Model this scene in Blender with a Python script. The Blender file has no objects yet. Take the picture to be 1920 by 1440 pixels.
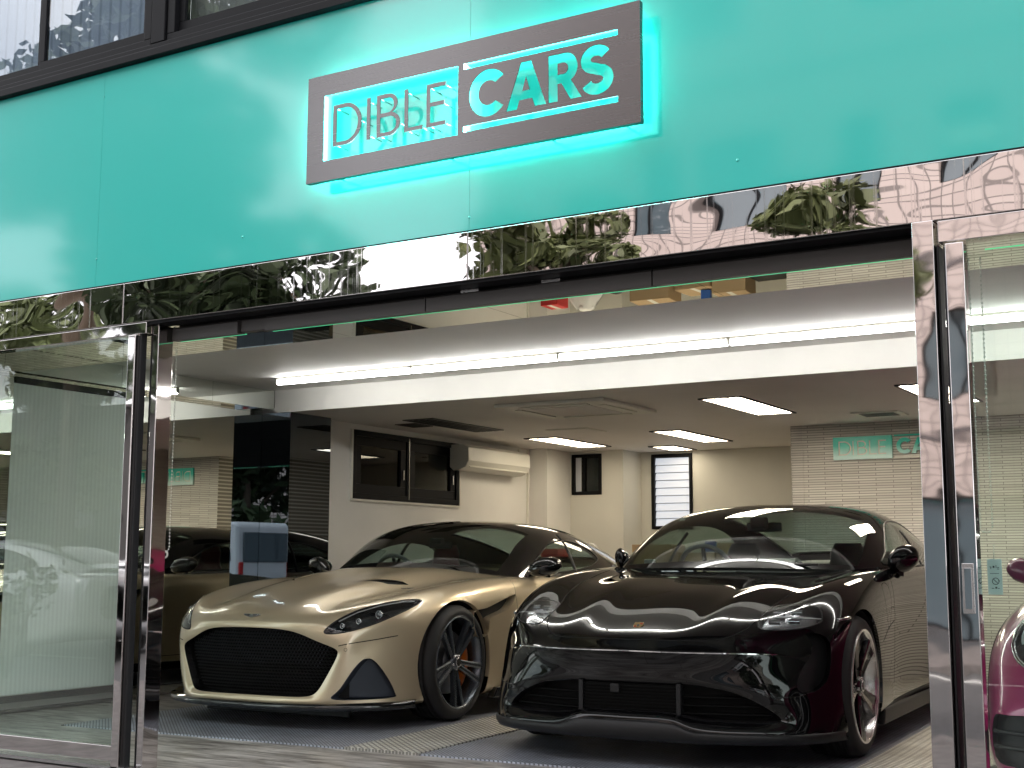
import bpy, bmesh, math, random
from mathutils import Vector, Matrix
from mathutils.bvhtree import BVHTree
rad = math.radians
random.seed(7)
sc = bpy.context.scene
COL = sc.collection

# ---------------------------------------------------------------- camera
cd = bpy.data.cameras.new('camera'); cam = bpy.data.objects.new('camera', cd); COL.objects.link(cam)
cd.sensor_width = 36.0; cd.lens = 46.05; cd.clip_end = 2000; cd.clip_start = 0.05
cam.matrix_world = Matrix(((0.857032, 0.066982, 0.510891, 0.0), (0.515255, -0.116861, -0.849032, -4.565),
                           (0.002834, 0.990887, -0.134666, 0.985), (0, 0, 0, 1)))
sc.camera = cam
# ---------------------------------------------------------------- world, sun, exposure
SUN_EL, SUN_AZ = 52.0, 25.0
w = bpy.data.worlds.new('World'); sc.world = w; w.use_nodes = True
nt = w.node_tree; nt.nodes.clear()
out = nt.nodes.new('ShaderNodeOutputWorld'); bg = nt.nodes.new('ShaderNodeBackground')
sky = nt.nodes.new('ShaderNodeTexSky'); sky.sky_type = 'NISHITA'; sky.sun_disc = False
sky.sun_elevation = rad(SUN_EL); sky.sun_rotation = rad(SUN_AZ); sky.dust_density = 3.0; sky.air_density = 1.0
tc = nt.nodes.new('ShaderNodeTexCoord'); cn = nt.nodes.new('ShaderNodeTexNoise')
cn.inputs['Scale'].default_value = 1.6; cn.inputs['Detail'].default_value = 5; cn.inputs['Roughness'].default_value = .55
cr = nt.nodes.new('ShaderNodeValToRGB'); cr.color_ramp.elements[0].position = .30; cr.color_ramp.elements[1].position = .52
cr.color_ramp.elements[0].color = (.45, .45, .45, 1); cr.color_ramp.elements[1].color = (1, 1, 1, 1)
mx = nt.nodes.new('ShaderNodeMixRGB'); mx.inputs[2].default_value = (13.5, 13.4, 13.8, 1)
nt.links.new(tc.outputs['Generated'], cn.inputs['Vector']); nt.links.new(cn.outputs['Fac'], cr.inputs[0])
nt.links.new(cr.outputs[0], mx.inputs[0]); nt.links.new(sky.outputs[0], mx.inputs[1])
nt.links.new(mx.outputs[0], bg.inputs[0]); bg.inputs[1].default_value = 0.14
nt.links.new(bg.outputs[0], out.inputs[0])
ld = bpy.data.lights.new('sun', 'SUN'); ld.energy = 2.2; ld.angle = rad(12); ld.color = (1, .95, .88)
sun = bpy.data.objects.new('sun', ld); COL.objects.link(sun)
# sun stands behind the showroom, so the street front is in open shade
sdir = Vector((math.sin(rad(SUN_AZ)) * math.cos(rad(SUN_EL)), math.cos(rad(SUN_AZ)) * math.cos(rad(SUN_EL)), math.sin(rad(SUN_EL))))
sun.rotation_euler = sdir.to_track_quat('Z', 'Y').to_euler(); sun.location = (0, 10, 30)
sc.view_settings.view_transform = 'Standard'; sc.view_settings.look = 'None'
sc.view_settings.exposure = 0.8; sc.view_settings.gamma = 1.0
sc.render.engine = 'CYCLES'
try:
    sc.cycles.use_denoising = True; sc.cycles.max_bounces = 12; sc.cycles.glossy_bounces = 8
    sc.cycles.transparent_max_bounces = 16; sc.cycles.transmission_bounces = 8
    sc.cycles.sample_clamp_indirect = 8.0; sc.cycles.caustics_reflective = False; sc.cycles.caustics_refractive = False
except Exception: pass

# ---------------------------------------------------------------- materials
M = {}
def mat(name, col=(.5, .5, .5), rough=.5, metal=0., coat=0., coat_rough=.03, emit=None, es=0., spec=.5, bump=None):
    m = bpy.data.materials.new(name); m.use_nodes = True; n = m.node_tree
    b = n.nodes['Principled BSDF']
    b.inputs['Base Color'].default_value = (*col, 1); b.inputs['Roughness'].default_value = rough
    b.inputs['Metallic'].default_value = metal; b.inputs['Coat Weight'].default_value = coat
    b.inputs['Coat Roughness'].default_value = coat_rough; b.inputs['Specular IOR Level'].default_value = spec
    if emit: b.inputs['Emission Color'].default_value = (*emit, 1); b.inputs['Emission Strength'].default_value = es
    if bump:
        scale, strength, dist, stretch = bump
        t = n.nodes.new('ShaderNodeTexCoord'); mp = n.nodes.new('ShaderNodeMapping'); mp.inputs['Scale'].default_value = stretch
        no = n.nodes.new('ShaderNodeTexNoise'); no.inputs['Scale'].default_value = scale; no.inputs['Detail'].default_value = 3
        bu = n.nodes.new('ShaderNodeBump'); bu.inputs['Strength'].default_value = strength; bu.inputs['Distance'].default_value = dist
        n.links.new(t.outputs['Object'], mp.inputs[0]); n.links.new(mp.outputs[0], no.inputs['Vector'])
        n.links.new(no.outputs['Fac'], bu.inputs['Height']); n.links.new(bu.outputs[0], b.inputs['Normal'])
    M[name] = m; return m
def N(m, kind, **kw):
    nd = m.node_tree.nodes.new(kind)
    for k, v in kw.items():
        if k in nd.inputs: nd.inputs[k].default_value = v
        else: setattr(nd, k, v)
    return nd
def L(m, a, b): m.node_tree.links.new(a, b)
def bsdf(m): return m.node_tree.nodes['Principled BSDF']
def vary(m, scale=3., amt=.25, stretch=(1, 1, 1), rough_amt=0., detail=6):
    """base colour varied by world-scale noise"""
    b = bsdf(m); c = list(b.inputs['Base Color'].default_value)
    t = N(m, 'ShaderNodeTexCoord'); mp = N(m, 'ShaderNodeMapping'); mp.inputs['Scale'].default_value = stretch
    no = N(m, 'ShaderNodeTexNoise'); no.inputs['Scale'].default_value = scale; no.inputs['Detail'].default_value = detail
    r = N(m, 'ShaderNodeValToRGB'); r.color_ramp.elements[0].position = .3; r.color_ramp.elements[1].position = .7
    r.color_ramp.elements[0].color = (*[x * (1 - amt) for x in c[:3]], 1); r.color_ramp.elements[1].color = (*[min(1, x * (1 + amt)) for x in c[:3]], 1)
    L(m, t.outputs['Object'], mp.inputs[0]); L(m, mp.outputs[0], no.inputs['Vector']); L(m, no.outputs['Fac'], r.inputs[0]); L(m, r.outputs[0], b.inputs['Base Color'])
    if rough_amt:
        r0 = b.inputs['Roughness'].default_value
        mr = N(m, 'ShaderNodeMapRange'); mr.inputs['To Min'].default_value = r0 - rough_amt; mr.inputs['To Max'].default_value = r0 + rough_amt
        L(m, no.outputs['Fac'], mr.inputs[0]); L(m, mr.outputs[0], b.inputs['Roughness'])
    return m
def glassmat(name, tint=(.9, .95, .93), refl=1.0, rough=0.0, ior=1.45, bump=None):
    m = bpy.data.materials.new(name); m.use_nodes = True; n = m.node_tree; n.nodes.clear()
    o = n.nodes.new('ShaderNodeOutputMaterial'); mx = n.nodes.new('ShaderNodeMixShader')
    tr = n.nodes.new('ShaderNodeBsdfTransparent'); tr.inputs[0].default_value = (*tint, 1)
    gl = n.nodes.new('ShaderNodeBsdfGlossy'); gl.inputs['Roughness'].default_value = rough; gl.inputs[0].default_value = (refl, refl, refl, 1)
    fr = n.nodes.new('ShaderNodeFresnel'); fr.inputs[0].default_value = ior
    ge = n.nodes.new('ShaderNodeNewGeometry'); mr = n.nodes.new('ShaderNodeMapRange')
    mr.inputs['To Min'].default_value = ior; mr.inputs['To Max'].default_value = 1 / ior   # same reflectance from either side of the pane
    n.links.new(ge.outputs['Backfacing'], mr.inputs[0]); n.links.new(mr.outputs[0], fr.inputs[0])
    n.links.new(fr.outputs[0], mx.inputs[0]); n.links.new(tr.outputs[0], mx.inputs[1]); n.links.new(gl.outputs[0], mx.inputs[2]); n.links.new(mx.outputs[0], o.inputs[0])
    if bump:
        t = n.nodes.new('ShaderNodeTexCoord'); no = n.nodes.new('ShaderNodeTexNoise'); no.inputs['Scale'].default_value = bump[0]
        bu = n.nodes.new('ShaderNodeBump'); bu.inputs['Strength'].default_value = bump[1]; bu.inputs['Distance'].default_value = .01
        n.links.new(t.outputs['Object'], no.inputs['Vector']); n.links.new(no.outputs['Fac'], bu.inputs['Height']); n.links.new(bu.outputs[0], gl.inputs['Normal'])
    M[name] = m; return m

m = mat('turquoise', (.012, .50, .435), .33, 0, 1., .08, bump=(1.1, .2, .02, (1, 1, 1))); bsdf_ = m.node_tree.nodes['Principled BSDF']; bsdf_.inputs['Coat IOR'].default_value = 1.62
# polished stainless with dents and fine vertical streaks
m = mat('chrome', (.66, .63, .62), .05, 1.0)
t = N(m, 'ShaderNodeTexCoord')
mp1 = N(m, 'ShaderNodeMapping'); mp1.inputs['Scale'].default_value = (1, 1, 2.2)
n1 = N(m, 'ShaderNodeTexNoise'); n1.inputs['Scale'].default_value = 1.7; n1.inputs['Detail'].default_value = .8
mp2 = N(m, 'ShaderNodeMapping'); mp2.inputs['Scale'].default_value = (130, 130, 1.5)
n2 = N(m, 'ShaderNodeTexNoise'); n2.inputs['Scale'].default_value = 1.0; n2.inputs['Detail'].default_value = 2
b1 = N(m, 'ShaderNodeBump'); b1.inputs['Strength'].default_value = .30; b1.inputs['Distance'].default_value = .025
L(m, t.outputs['Object'], mp1.inputs[0]); L(m, mp1.outputs[0], n1.inputs['Vector'])
L(m, t.outputs['Object'], mp2.inputs[0]); L(m, mp2.outputs[0], n2.inputs['Vector'])
L(m, n1.outputs['Fac'], b1.inputs['Height']); L(m, b1.outputs[0], bsdf(m).inputs['Normal'])
mr = N(m, 'ShaderNodeMapRange'); mr.inputs['From Min'].default_value = .56; mr.inputs['From Max'].default_value = .85; mr.inputs['To Min'].default_value = .012; mr.inputs['To Max'].default_value = .14
L(m, n2.outputs['Fac'], mr.inputs[0]); L(m, mr.outputs[0], bsdf(m).inputs['Roughness'])
m = mat('chrome_post', (.66, .63, .62), .03, 1.0, bump=(1.6, .18, .02, (1, 1, 1.2)))
mat('mirror', (.72, .76, .72), .0, 1.0)
mat('mirror_edge_glow', (.25, .9, .55), .2, 0, emit=(.1, .95, .45), es=.35)  # green glow put into the glass edge as emission, no lamp there
mat('black_gloss', (.012, .014, .018), .02, 0, 1.0, .0, spec=.9)
mat('column_glass', (.15, .175, .21), .0, 1.0)
mat('black_frame', (.007, .0075, .009), .45, 0, 0, spec=.12)
mat('seal', (.008, .008, .009), .6)
mat('dark_housing', (.065, .062, .060), .45)
vary(mat('white_paint', (.80, .79, .76), .55), 2., .04)
vary(mat('cream_wall', (.68, .67, .61), .6), 1.5, .06)
vary(mat('ceiling_white', (.82, .79, .77), .6), 1.2, .04)
mat('plastic_white', (.78, .77, .70), .35)
mat('tube_light', (1, 1, 1), .5, emit=(1, .985, .95), es=14.)
mat('warm_light', (1, .95, .8), .5, emit=(1, .88, .70), es=22.)
mat('warm_light_dim', (1, .95, .8), .5, emit=(1, .86, .64), es=5.5)
mat('led', (1, 1, 1), .5, emit=(.22, 1, .92), es=27.)
m = mat('brushed_steel', (.155, .15, .153), .27, 1.)
t = N(m, 'ShaderNodeTexCoord'); mp = N(m, 'ShaderNodeMapping'); mp.inputs['Scale'].default_value = (2, 2, 140); no = N(m, 'ShaderNodeTexNoise'); no.inputs['Scale'].default_value = 1.
mr = N(m, 'ShaderNodeMapRange'); mr.inputs['To Min'].default_value = .255; mr.inputs['To Max'].default_value = .285
L(m, t.outputs['Object'], mp.inputs[0]); L(m, mp.outputs[0], no.inputs['Vector']); L(m, no.outputs['Fac'], mr.inputs[0]); L(m, mr.outputs[0], bsdf(m).inputs['Roughness'])
# ribbed beige wall cladding
m = mat('ribbed_tile', (.48, .45, .41), .6)
t = N(m, 'ShaderNodeTexCoord'); mp = N(m, 'ShaderNodeMapping'); mp.inputs['Rotation'].default_value = (rad(90), 0, 0)
br = N(m, 'ShaderNodeTexBrick'); br.inputs['Scale'].default_value = 1.0; br.inputs['Brick Width'].default_value = .30; br.inputs['Row Height'].default_value = .022
br.inputs['Mortar Size'].default_value = .0028; br.inputs['Color1'].default_value = (.76, .73, .68, 1); br.inputs['Color2'].default_value = (.60, .57, .53, 1); br.inputs['Mortar'].default_value = (.27, .255, .235, 1)
bu = N(m, 'ShaderNodeBump'); bu.inputs['Strength'].default_value = .8; bu.inputs['Distance'].default_value = .006; bu.invert = True
L(m, t.outputs['Object'], mp.inputs[0]); L(m, mp.outputs[0], br.inputs['Vector']); L(m, br.outputs['Color'], bsdf(m).inputs['Base Color'])
L(m, br.outputs['Fac'], bu.inputs['Height']); L(m, bu.outputs[0], bsdf(m).inputs['Normal'])
# stone look floor tiles
m = mat('floor_tile', (.2, .19, .175), .3)
t = N(m, 'ShaderNodeTexCoord'); br = N(m, 'ShaderNodeTexBrick'); br.inputs['Scale'].default_value = 1; br.inputs['Brick Width'].default_value = .60; br.inputs['Row Height'].default_value = .30
br.inputs['Mortar Size'].default_value = .003; br.inputs['Color1'].default_value = (.9, .9, .9, 1); br.inputs['Color2'].default_value = (1, 1, 1, 1); br.inputs['Mortar'].default_value = (.35, .35, .35, 1)
mp = N(m, 'ShaderNodeMapping'); mp.inputs['Scale'].default_value = (1.2, 7, 1); mp.inputs['Rotation'].default_value = (0, 0, rad(24))
no = N(m, 'ShaderNodeTexNoise'); no.inputs['Scale'].default_value = 2.2; no.inputs['Detail'].default_value = 9; no.inputs['Roughness'].default_value = .65; no.inputs['Distortion'].default_value = .6
r = N(m, 'ShaderNodeValToRGB'); r.color_ramp.elements[0].position = .38; r.color_ramp.elements[1].position = .64
r.color_ramp.elements[0].color = (.13, .115, .10, 1); r.color_ramp.elements[1].color = (.66, .63, .59, 1)
mu = N(m, 'ShaderNodeMixRGB'); mu.blend_type = 'MULTIPLY'; mu.inputs[0].default_value = 1
L(m, t.outputs['Object'], br.inputs['Vector']); L(m, t.outputs['Object'], mp.inputs[0]); L(m, mp.outputs[0], no.inputs['Vector']); L(m, no.outputs['Fac'], r.inputs[0])
L(m, r.outputs[0], mu.inputs[1]); L(m, br.outputs['Color'], mu.inputs[2]); L(m, mu.outputs[0], bsdf(m).inputs['Base Color'])
vary(mat('street_asphalt', (.05, .05, .052), .85), 20, .3)
vary(mat('paving', (.13, .115, .11), .85), 9, .35)
mat('road_paint', (.75, .75, .72), .7)
# checker plate
def checker(name, c, rough, metal, pitch, strength):
    m = mat(name, c, rough, metal)
    t = N(m, 'ShaderNodeTexCoord'); mp = N(m, 'ShaderNodeMapping'); mp.inputs['Rotation'].default_value = (0, 0, rad(45)); mp.inputs['Scale'].default_value = (1 / pitch, 1 / pitch, 1)
    ck = N(m, 'ShaderNodeTexBrick'); ck.inputs['Scale'].default_value = 1; ck.inputs['Brick Width'].default_value = 1.; ck.inputs['Row Height'].default_value = .5; ck.inputs['Mortar Size'].default_value = .14
    ck.inputs['Mortar Smooth'].default_value = .6; ck.offset = .5
    ck.inputs['Color1'].default_value = (*[min(1, x * 1.25) for x in c], 1); ck.inputs['Color2'].default_value = (*[min(1, x * 1.1) for x in c], 1); ck.inputs['Mortar'].default_value = (*[x * .40 for x in c], 1)
    bu = N(m, 'ShaderNodeBump'); bu.inputs['Strength'].default_value = strength; bu.inputs['Distance'].default_value = .004; bu.invert = True
    L(m, t.outputs['Object'], mp.inputs[0]); L(m, mp.outputs[0], ck.inputs['Vector']); L(m, ck.outputs['Fac'], bu.inputs['Height']); L(m, bu.outputs[0], bsdf(m).inputs['Normal'])
    no = N(m, 'ShaderNodeTexNoise'); no.inputs['Scale'].default_value = 2.3; no.inputs['Detail'].default_value = 8; no.inputs['Roughness'].default_value = .65
    rr = N(m, 'ShaderNodeValToRGB'); rr.color_ramp.elements[0].position = .34; rr.color_ramp.elements[1].position = .62; rr.color_ramp.elements[0].color = (.68, .66, .64, 1); rr.color_ramp.elements[1].color = (1, 1, 1, 1)
    mu = N(m, 'ShaderNodeMixRGB'); mu.blend_type = 'MULTIPLY'; mu.inputs[0].default_value = 1
    L(m, t.outputs['Object'], no.inputs['Vector']); L(m, no.outputs['Fac'], rr.inputs[0]); L(m, ck.outputs['Color'], mu.inputs[1]); L(m, rr.outputs[0], mu.inputs[2]); L(m, mu.outputs[0], bsdf(m).inputs['Base Color'])
checker('lift_plate', (.50, .54, .63), .42, .35, .036, .6)
checker('diamond_plate', (.86, .84, .76), .42, .35, .06, 1.)
glassmat('door_glass', (.90, .965, .935), 1.0)
glassmat('window_glass', (.35, .40, .40), 1.0, ior=1.45)
m = mat('pleated_blind', (.50, .58, .54), .7)
t = N(m, 'ShaderNodeTexCoord'); wv = N(m, 'ShaderNodeTexWave'); wv.bands_direction = 'Y'; wv.inputs['Scale'].default_value = 9; wv.inputs['Distortion'].default_value = .3; wv.inputs['Detail'].default_value = 1
r = N(m, 'ShaderNodeValToRGB'); r.color_ramp.elements[0].color = (.80, .87, .84, 1); r.color_ramp.elements[1].color = (.88, .95, .92, 1)
L(m, t.outputs['Object'], wv.inputs['Vector']); L(m, wv.outputs['Fac'], r.inputs[0]); L(m, r.outputs[0], bsdf(m).inputs['Base Color'])
mat('curtain', (.50, .46, .36), .8, bump=(6, .5, .02, (12, 1, .2)))
mat('frost', (.62, .66, .72), .8)
mat('lit_frost', (.5, .5, .5), .8, emit=(.62, .68, .78), es=.42)  # emission imitates daylight coming through the frosted louvres
mat('paper', (.62, .74, .74), .7)
mat('ink', (.05, .06, .07), .6)
mat('cardboard', (.42, .30, .17), .8)
mat('red_box', (.55, .03, .03), .5)
mat('blue_box', (.03, .12, .45), .5)
mat('white_cloth', (.75, .75, .75), .85, bump=(8, .6, .03, (1, 1, .4)))
mat('black_plastic', (.012, .012, .013), .45, spec=.35)
mat('steel', (.55, .55, .55), .25, 1.)
mat('beads', (.72, .74, .70), .3, .3)

# ---------------------------------------------------------------- mesh helpers
class MB:
    def __init__(s): s.v = []; s.f = []; s.sm = []
    def face(s, pts, smooth=False):
        i = len(s.v); s.v += [tuple(p) for p in pts]; s.f.append(tuple(range(i, i + len(pts)))); s.sm.append(smooth)
    def box(s, x0, x1, y0, y1, z0, z1, mtx=None):
        c = [Vector((x, y, z)) for x in (x0, x1) for y in (y0, y1) for z in (z0, z1)]
        if mtx: c = [mtx @ p for p in c]
        i = len(s.v); s.v += [tuple(p) for p in c]
        for q in ((0, 1, 3, 2), (4, 6, 7, 5), (0, 4, 5, 1), (2, 3, 7, 6), (0, 2, 6, 4), (1, 5, 7, 3)):
            s.f.append(tuple(i + k for k in q)); s.sm.append(False)
        return s
    def prism(s, pts, d, fn=lambda x, y, z: (x, y, z)):
        """polygon pts (a,b) extruded along third axis from d[0] to d[1]; fn maps (a,b,c) to a point"""
        n = len(pts); i = len(s.v)
        for c in d: s.v += [tuple(fn(a, b, c)) for a, b in pts]
        s.f.append(tuple(range(i, i + n))); s.f.append(tuple(range(i + 2 * n - 1, i + n - 1, -1))); s.sm += [False, False]
        for k in range(n): s.f.append((i + k, i + (k + 1) % n, i + n + (k + 1) % n, i + n + k)); s.sm.append(False)
        return s
    def tube(s, pts, r, n=8, closed=False, cap=True):
        pts = [Vector(p) for p in pts]; m = len(pts); i0 = len(s.v); prev = None
        for k, p in enumerate(pts):
            if closed: t = (pts[(k + 1) % m] - pts[k - 1])
            else: t = pts[min(k + 1, m - 1)] - pts[max(k - 1, 0)]
            if t.length < 1e-9: t = Vector((0, 0, 1))
            t.normalize()
            if prev is None:
                a = Vector((0, 0, 1)) if abs(t.z) < .9 else Vector((1, 0, 0)); u = t.cross(a).normalized()
            else: u = (prev - t * prev.dot(t)).normalized()
            prev = u; vv = t.cross(u); rr = r[k] if isinstance(r, (list, tuple)) else r
            for q in range(n):
                a = 2 * math.pi * q / n; s.v.append(tuple(p + (u * math.cos(a) + vv * math.sin(a)) * rr))
        for k in range(m if closed else m - 1):
            a = i0 + k * n; b = i0 + ((k + 1) % m) * n
            for q in range(n): s.f.append((a + q, a + (q + 1) % n, b + (q + 1) % n, b + q)); s.sm.append(True)
        if cap and not closed:
            s.f.append(tuple(i0 + q for q in range(n))[::-1]); s.f.append(tuple(i0 + (m - 1) * n + q for q in range(n))); s.sm += [False, False]
        return s
    def lathe(s, prof, n=48, mtx=None, smooth=True):
        """prof: (r, h) around local X axis (h along X)"""
        i0 = len(s.v); m = len(prof)
        for r, h in prof:
            for q in range(n):
                a = 2 * math.pi * q / n; p = Vector((h, r * math.cos(a), r * math.sin(a)))
                s.v.append(tuple(mtx @ p if mtx else p))
        for k in range(m - 1):
            for q in range(n):
                s.f.append((i0 + k * n + q, i0 + k * n + (q + 1) % n, i0 + (k + 1) * n + (q + 1) % n, i0 + (k + 1) * n + q)); s.sm.append(smooth)
        return s
    def sphere(s, c, r, nu=12, nv=8):
        c = Vector(c); R3 = Vector(r) if not isinstance(r, (int, float)) else Vector((r, r, r)); i0 = len(s.v)
        for a in range(nv + 1):
            th = math.pi * a / nv
            for b in range(nu):
                ph = 2 * math.pi * b / nu; s.v.append((c.x + R3.x * math.sin(th) * math.cos(ph), c.y + R3.y * math.sin(th) * math.sin(ph), c.z + R3.z * math.cos(th)))
        for a in range(nv):
            for b in range(nu): s.f.append((i0 + a * nu + b, i0 + (a + 1) * nu + b, i0 + (a + 1) * nu + (b + 1) % nu, i0 + a * nu + (b + 1) % nu)); s.sm.append(True)
        return s
    def grid(s, P, smooth=True, mtx=None):
        i0 = len(s.v); m, n = len(P), len(P[0])
        for row in P:
            for p in row: s.v.append(tuple(mtx @ Vector(p) if mtx else p))
        for a in range(m - 1):
            for b in range(n - 1): s.f.append((i0 + a * n + b, i0 + (a + 1) * n + b, i0 + (a + 1) * n + b + 1, i0 + a * n + b + 1)); s.sm.append(smooth)
        return s
    def build(s, name, m, parent=None, loc=None, bevel=0, seg=2):
        me = bpy.data.meshes.new(name); me.from_pydata(s.v, [], s.f); me.validate(); me.update()
        if len(me.polygons) == len(s.sm): me.polygons.foreach_set('use_smooth', s.sm)
        me.materials.append(M[m] if isinstance(m, str) else m)
        bm = bmesh.new(); bm.from_mesh(me); bmesh.ops.remove_doubles(bm, verts=bm.verts, dist=1e-6); bmesh.ops.recalc_face_normals(bm, faces=bm.faces); bm.to_mesh(me); bm.free()
        o = bpy.data.objects.new(name, me); COL.objects.link(o)
        if parent: o.parent = parent
        if loc is not None: o.location = loc
        if bevel:
            b = o.modifiers.new('b', 'BEVEL'); b.width = bevel; b.segments = seg; b.limit_method = 'ANGLE'; b.angle_limit = rad(40)
            try: b.harden_normals = True
            except Exception: pass
        return o
def box(name, m, x0, x1, y0, y1, z0, z1, parent=None, bevel=0):
    return MB().box(x0, x1, y0, y1, z0, z1).build(name, m, parent, bevel=bevel)
def thing(name, label, cat, loc=(0, 0, 0), rz=0., group=None):
    o = bpy.data.objects.new(name, None); COL.objects.link(o); o.location = loc; o.rotation_euler = (0, 0, rz); o.empty_display_size = .1
    return tag(o, label, cat, group)
def tag(o, label, cat, group=None):
    o['label'] = label; o['category'] = cat
    if group: o['group'] = group
    return o
def struct(o): o['kind'] = 'structure'; return o

# ---------------------------------------------------------------- lettering of the shop sign (strokes, unit = letter height)
def arc(cx, cy, rx, ry, a0, a1, n=20):
    return [(cx + rx * math.cos(rad(a0 + (a1 - a0) * k / n)), cy + ry * math.sin(rad(a0 + (a1 - a0) * k / n))) for k in range(n + 1)]
def rect(x0, x1, y0, y1): return [(x0, y0), (x1, y0), (x1, y1), (x0, y1)]
def flat_shape(name, m, polys, depth, parent, origin, w, hh, bevel=0):
    """closed outlines filled even-odd (holes and islands) in the XZ plane, front at origin.y, depth going +Y; w, hh scale"""
    cu = bpy.data.curves.new(name, 'CURVE'); cu.dimensions = '2D'; cu.fill_mode = 'BOTH'; cu.extrude = depth / 2
    for poly in polys:
        sp = cu.splines.new('POLY'); sp.points.add(len(poly) - 1); sp.use_cyclic_u = True
        for k, (a, b) in enumerate(poly): sp.points[k].co = (a * w, b * hh, 0, 1)
    tmp = bpy.data.objects.new(name + '_c', cu); COL.objects.link(tmp)
    bpy.context.view_layer.update()
    dg = bpy.context.evaluated_depsgraph_get(); me = bpy.data.meshes.new_from_object(tmp.evaluated_get(dg))
    bpy.data.objects.remove(tmp); me.transform(Matrix.Translation((0, depth / 2, 0)) @ Matrix.Rotation(rad(90), 4, 'X'))
    me.name = name; me.materials.clear(); me.materials.append(M[m] if isinstance(m, str) else m)
    for p in me.polygons: p.use_smooth = False
    o = bpy.data.objects.new(name, me); COL.objects.link(o); o.parent = parent; o.location = origin
    return o
def thin_letters():
    t = .095  # stroke / height
    D = [arc(.33, .5, .42, .5, -90, 90) + [(0, 1), (0, 0)], arc(.33, .5, .42 - t, .5 - t, 90, -90) + [(t, t), (t, 1 - t)]]
    D[1] = arc(.33, .5, .42 - t, .5 - t, -90, 90) + [(t, 1 - t), (t, t)]
    I = [rect(0, t, 0, 1)]
    B = [[(0, 0), (.32, 0)] + arc(.34, .28, .29, .28, -90, 78, 12) + arc(.31, .765, .25, .235, -70, 90, 12) + [(0, 1)],
         [(t, t), (.30, t)] + arc(.34, .28, .29 - t, .28 - t, -90, 90, 12) + [(t, .56 - t)],
         [(t, .56), (.28, .56)] + arc(.30, .73, .245 - t, .27 - t, -90, 90, 12) + [(t, 1 - t)]]
    B[2] = [(t, .555), (.28, .555)] + arc(.31, .73, .25 - t, .175, -90, 90, 12) + [(t, .905)]
    Lt = [[(0, 0), (.48, 0), (.48, t), (t, t), (t, 1), (0, 1)]]
    E = [[(0, 0), (.50, 0), (.50, t), (t, t), (t, .5 - t / 2 + .02), (.46, .5 - t / 2 + .02), (.46, .5 + t / 2 + .02), (t, .5 + t / 2 + .02), (t, 1 - t), (.50, 1 - t), (.50, 1), (0, 1)]]
    return D, I, B, Lt, E
def bold_letters():
    """C A R S outlines in a unit height; each (outer..., islands)"""
    C = [arc(.5, .5, .5, .515, 38, 322, 30) + [(.5 + .29 * math.cos(rad(-38)), .5 + .29 * math.sin(rad(-38)))] + arc(.5, .5, .265, .27, 318, 42, 24) + [(.5 + .29 * math.cos(rad(38)), .5 + .30 * math.sin(rad(38)))]]
    C = [arc(.5, .5, .49, .515, 40, 320, 32) + arc(.5, .5, .25, .27, 313, 47, 26)]
    A = [[(0, 0), (.26, 0), (.325, .19), (.63, .19), (.70, 0), (.97, 0), (.61, 1), (.36, 1)], [(.395, .38), (.57, .38), (.482, .68)]]
    R = [[(0, 0), (.235, 0), (.235, .37), (.33, .37), (.56, 0), (.84, 0), (.57, .41)] + arc(.42, .68, .32, .32, -48, 90, 16) + [(0, 1)],
         [(.235, .56), (.38, .56)] + arc(.385, .68, .115, .12, -90, 90, 10) + [(.235, .80)]]
    # S as a stroked spine
    sp = arc(.36, .72, .235, .185, 25, 200, 12) + arc(.36, .72, .235, .185, 215, 262, 4)[1:] + arc(.385, .295, .25, .20, 82, 40, 4) + arc(.385, .295, .25, .20, 25, -160, 14)
    sp2 = []
    for k in range(len(sp)):
        a = sp[max(k - 1, 0)]; b = sp[min(k + 1, len(sp) - 1)]; dx, dy = b[0] - a[0], b[1] - a[1]; l = math.hypot(dx, dy) or 1
        sp2.append((-dy / l, dx / l))
    h = .115
    S = [[(p[0] + q[0] * h, p[1] + q[1] * h) for p, q in zip(sp, sp2)] + [(p[0] - q[0] * h, p[1] - q[1] * h) for p, q in zip(sp[::-1], sp2[::-1])]]
    return C, A, R, S
def place(polys, x, y, w, h): return [[(x + a * w, y + b * h) for a, b in p] for p in polys]
# ================================================================ the showroom building
ZF, ZB, ZO = 3.535, 2.378, 2.165      # fascia top, fascia bottom / beam top, beam bottom
H1, H2 = 2.385, 2.20                  # front ceiling, rear ceiling
XL, XW, YC, YB, YR = -7.36, -7.17, 3.64, 8.70, 6.79
XR = 1.6
bld = thing('showroom_building', 'car showroom front with turquoise fascia, polished steel posts and open bay', 'building')
# fascia sheets
seams = [-9.5, -5.253, -2.962, -.67, 1.62, 3.5]
for a, b in zip(seams[:-1], seams[1:]):
    box('fascia_panel', 'turquoise', a + .0007, b - .0007, 0, .03, ZB + .006, ZF, bld)
box('fascia_backing', 'seal', -9.5, 3.5, .031, .06, ZB, ZF, bld)
box('drip_edge', 'black_frame', -9.5, 3.5, -.006, .03, ZB - .002, ZB + .005, bld)
for k, (a, b) in enumerate(zip([-9.5, -5.03, -2.962, -.35], [-5.03, -2.962, -.35, 3.5])):
    box('beam', 'chrome', a + .001, b - .001, -.012, .10, ZO, ZB - .003, bld, bevel=.003)
box('beam_underside', 'black_frame', -4.86, -1.09, .0, .10, ZO - .012, ZO - .001, bld)
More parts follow.
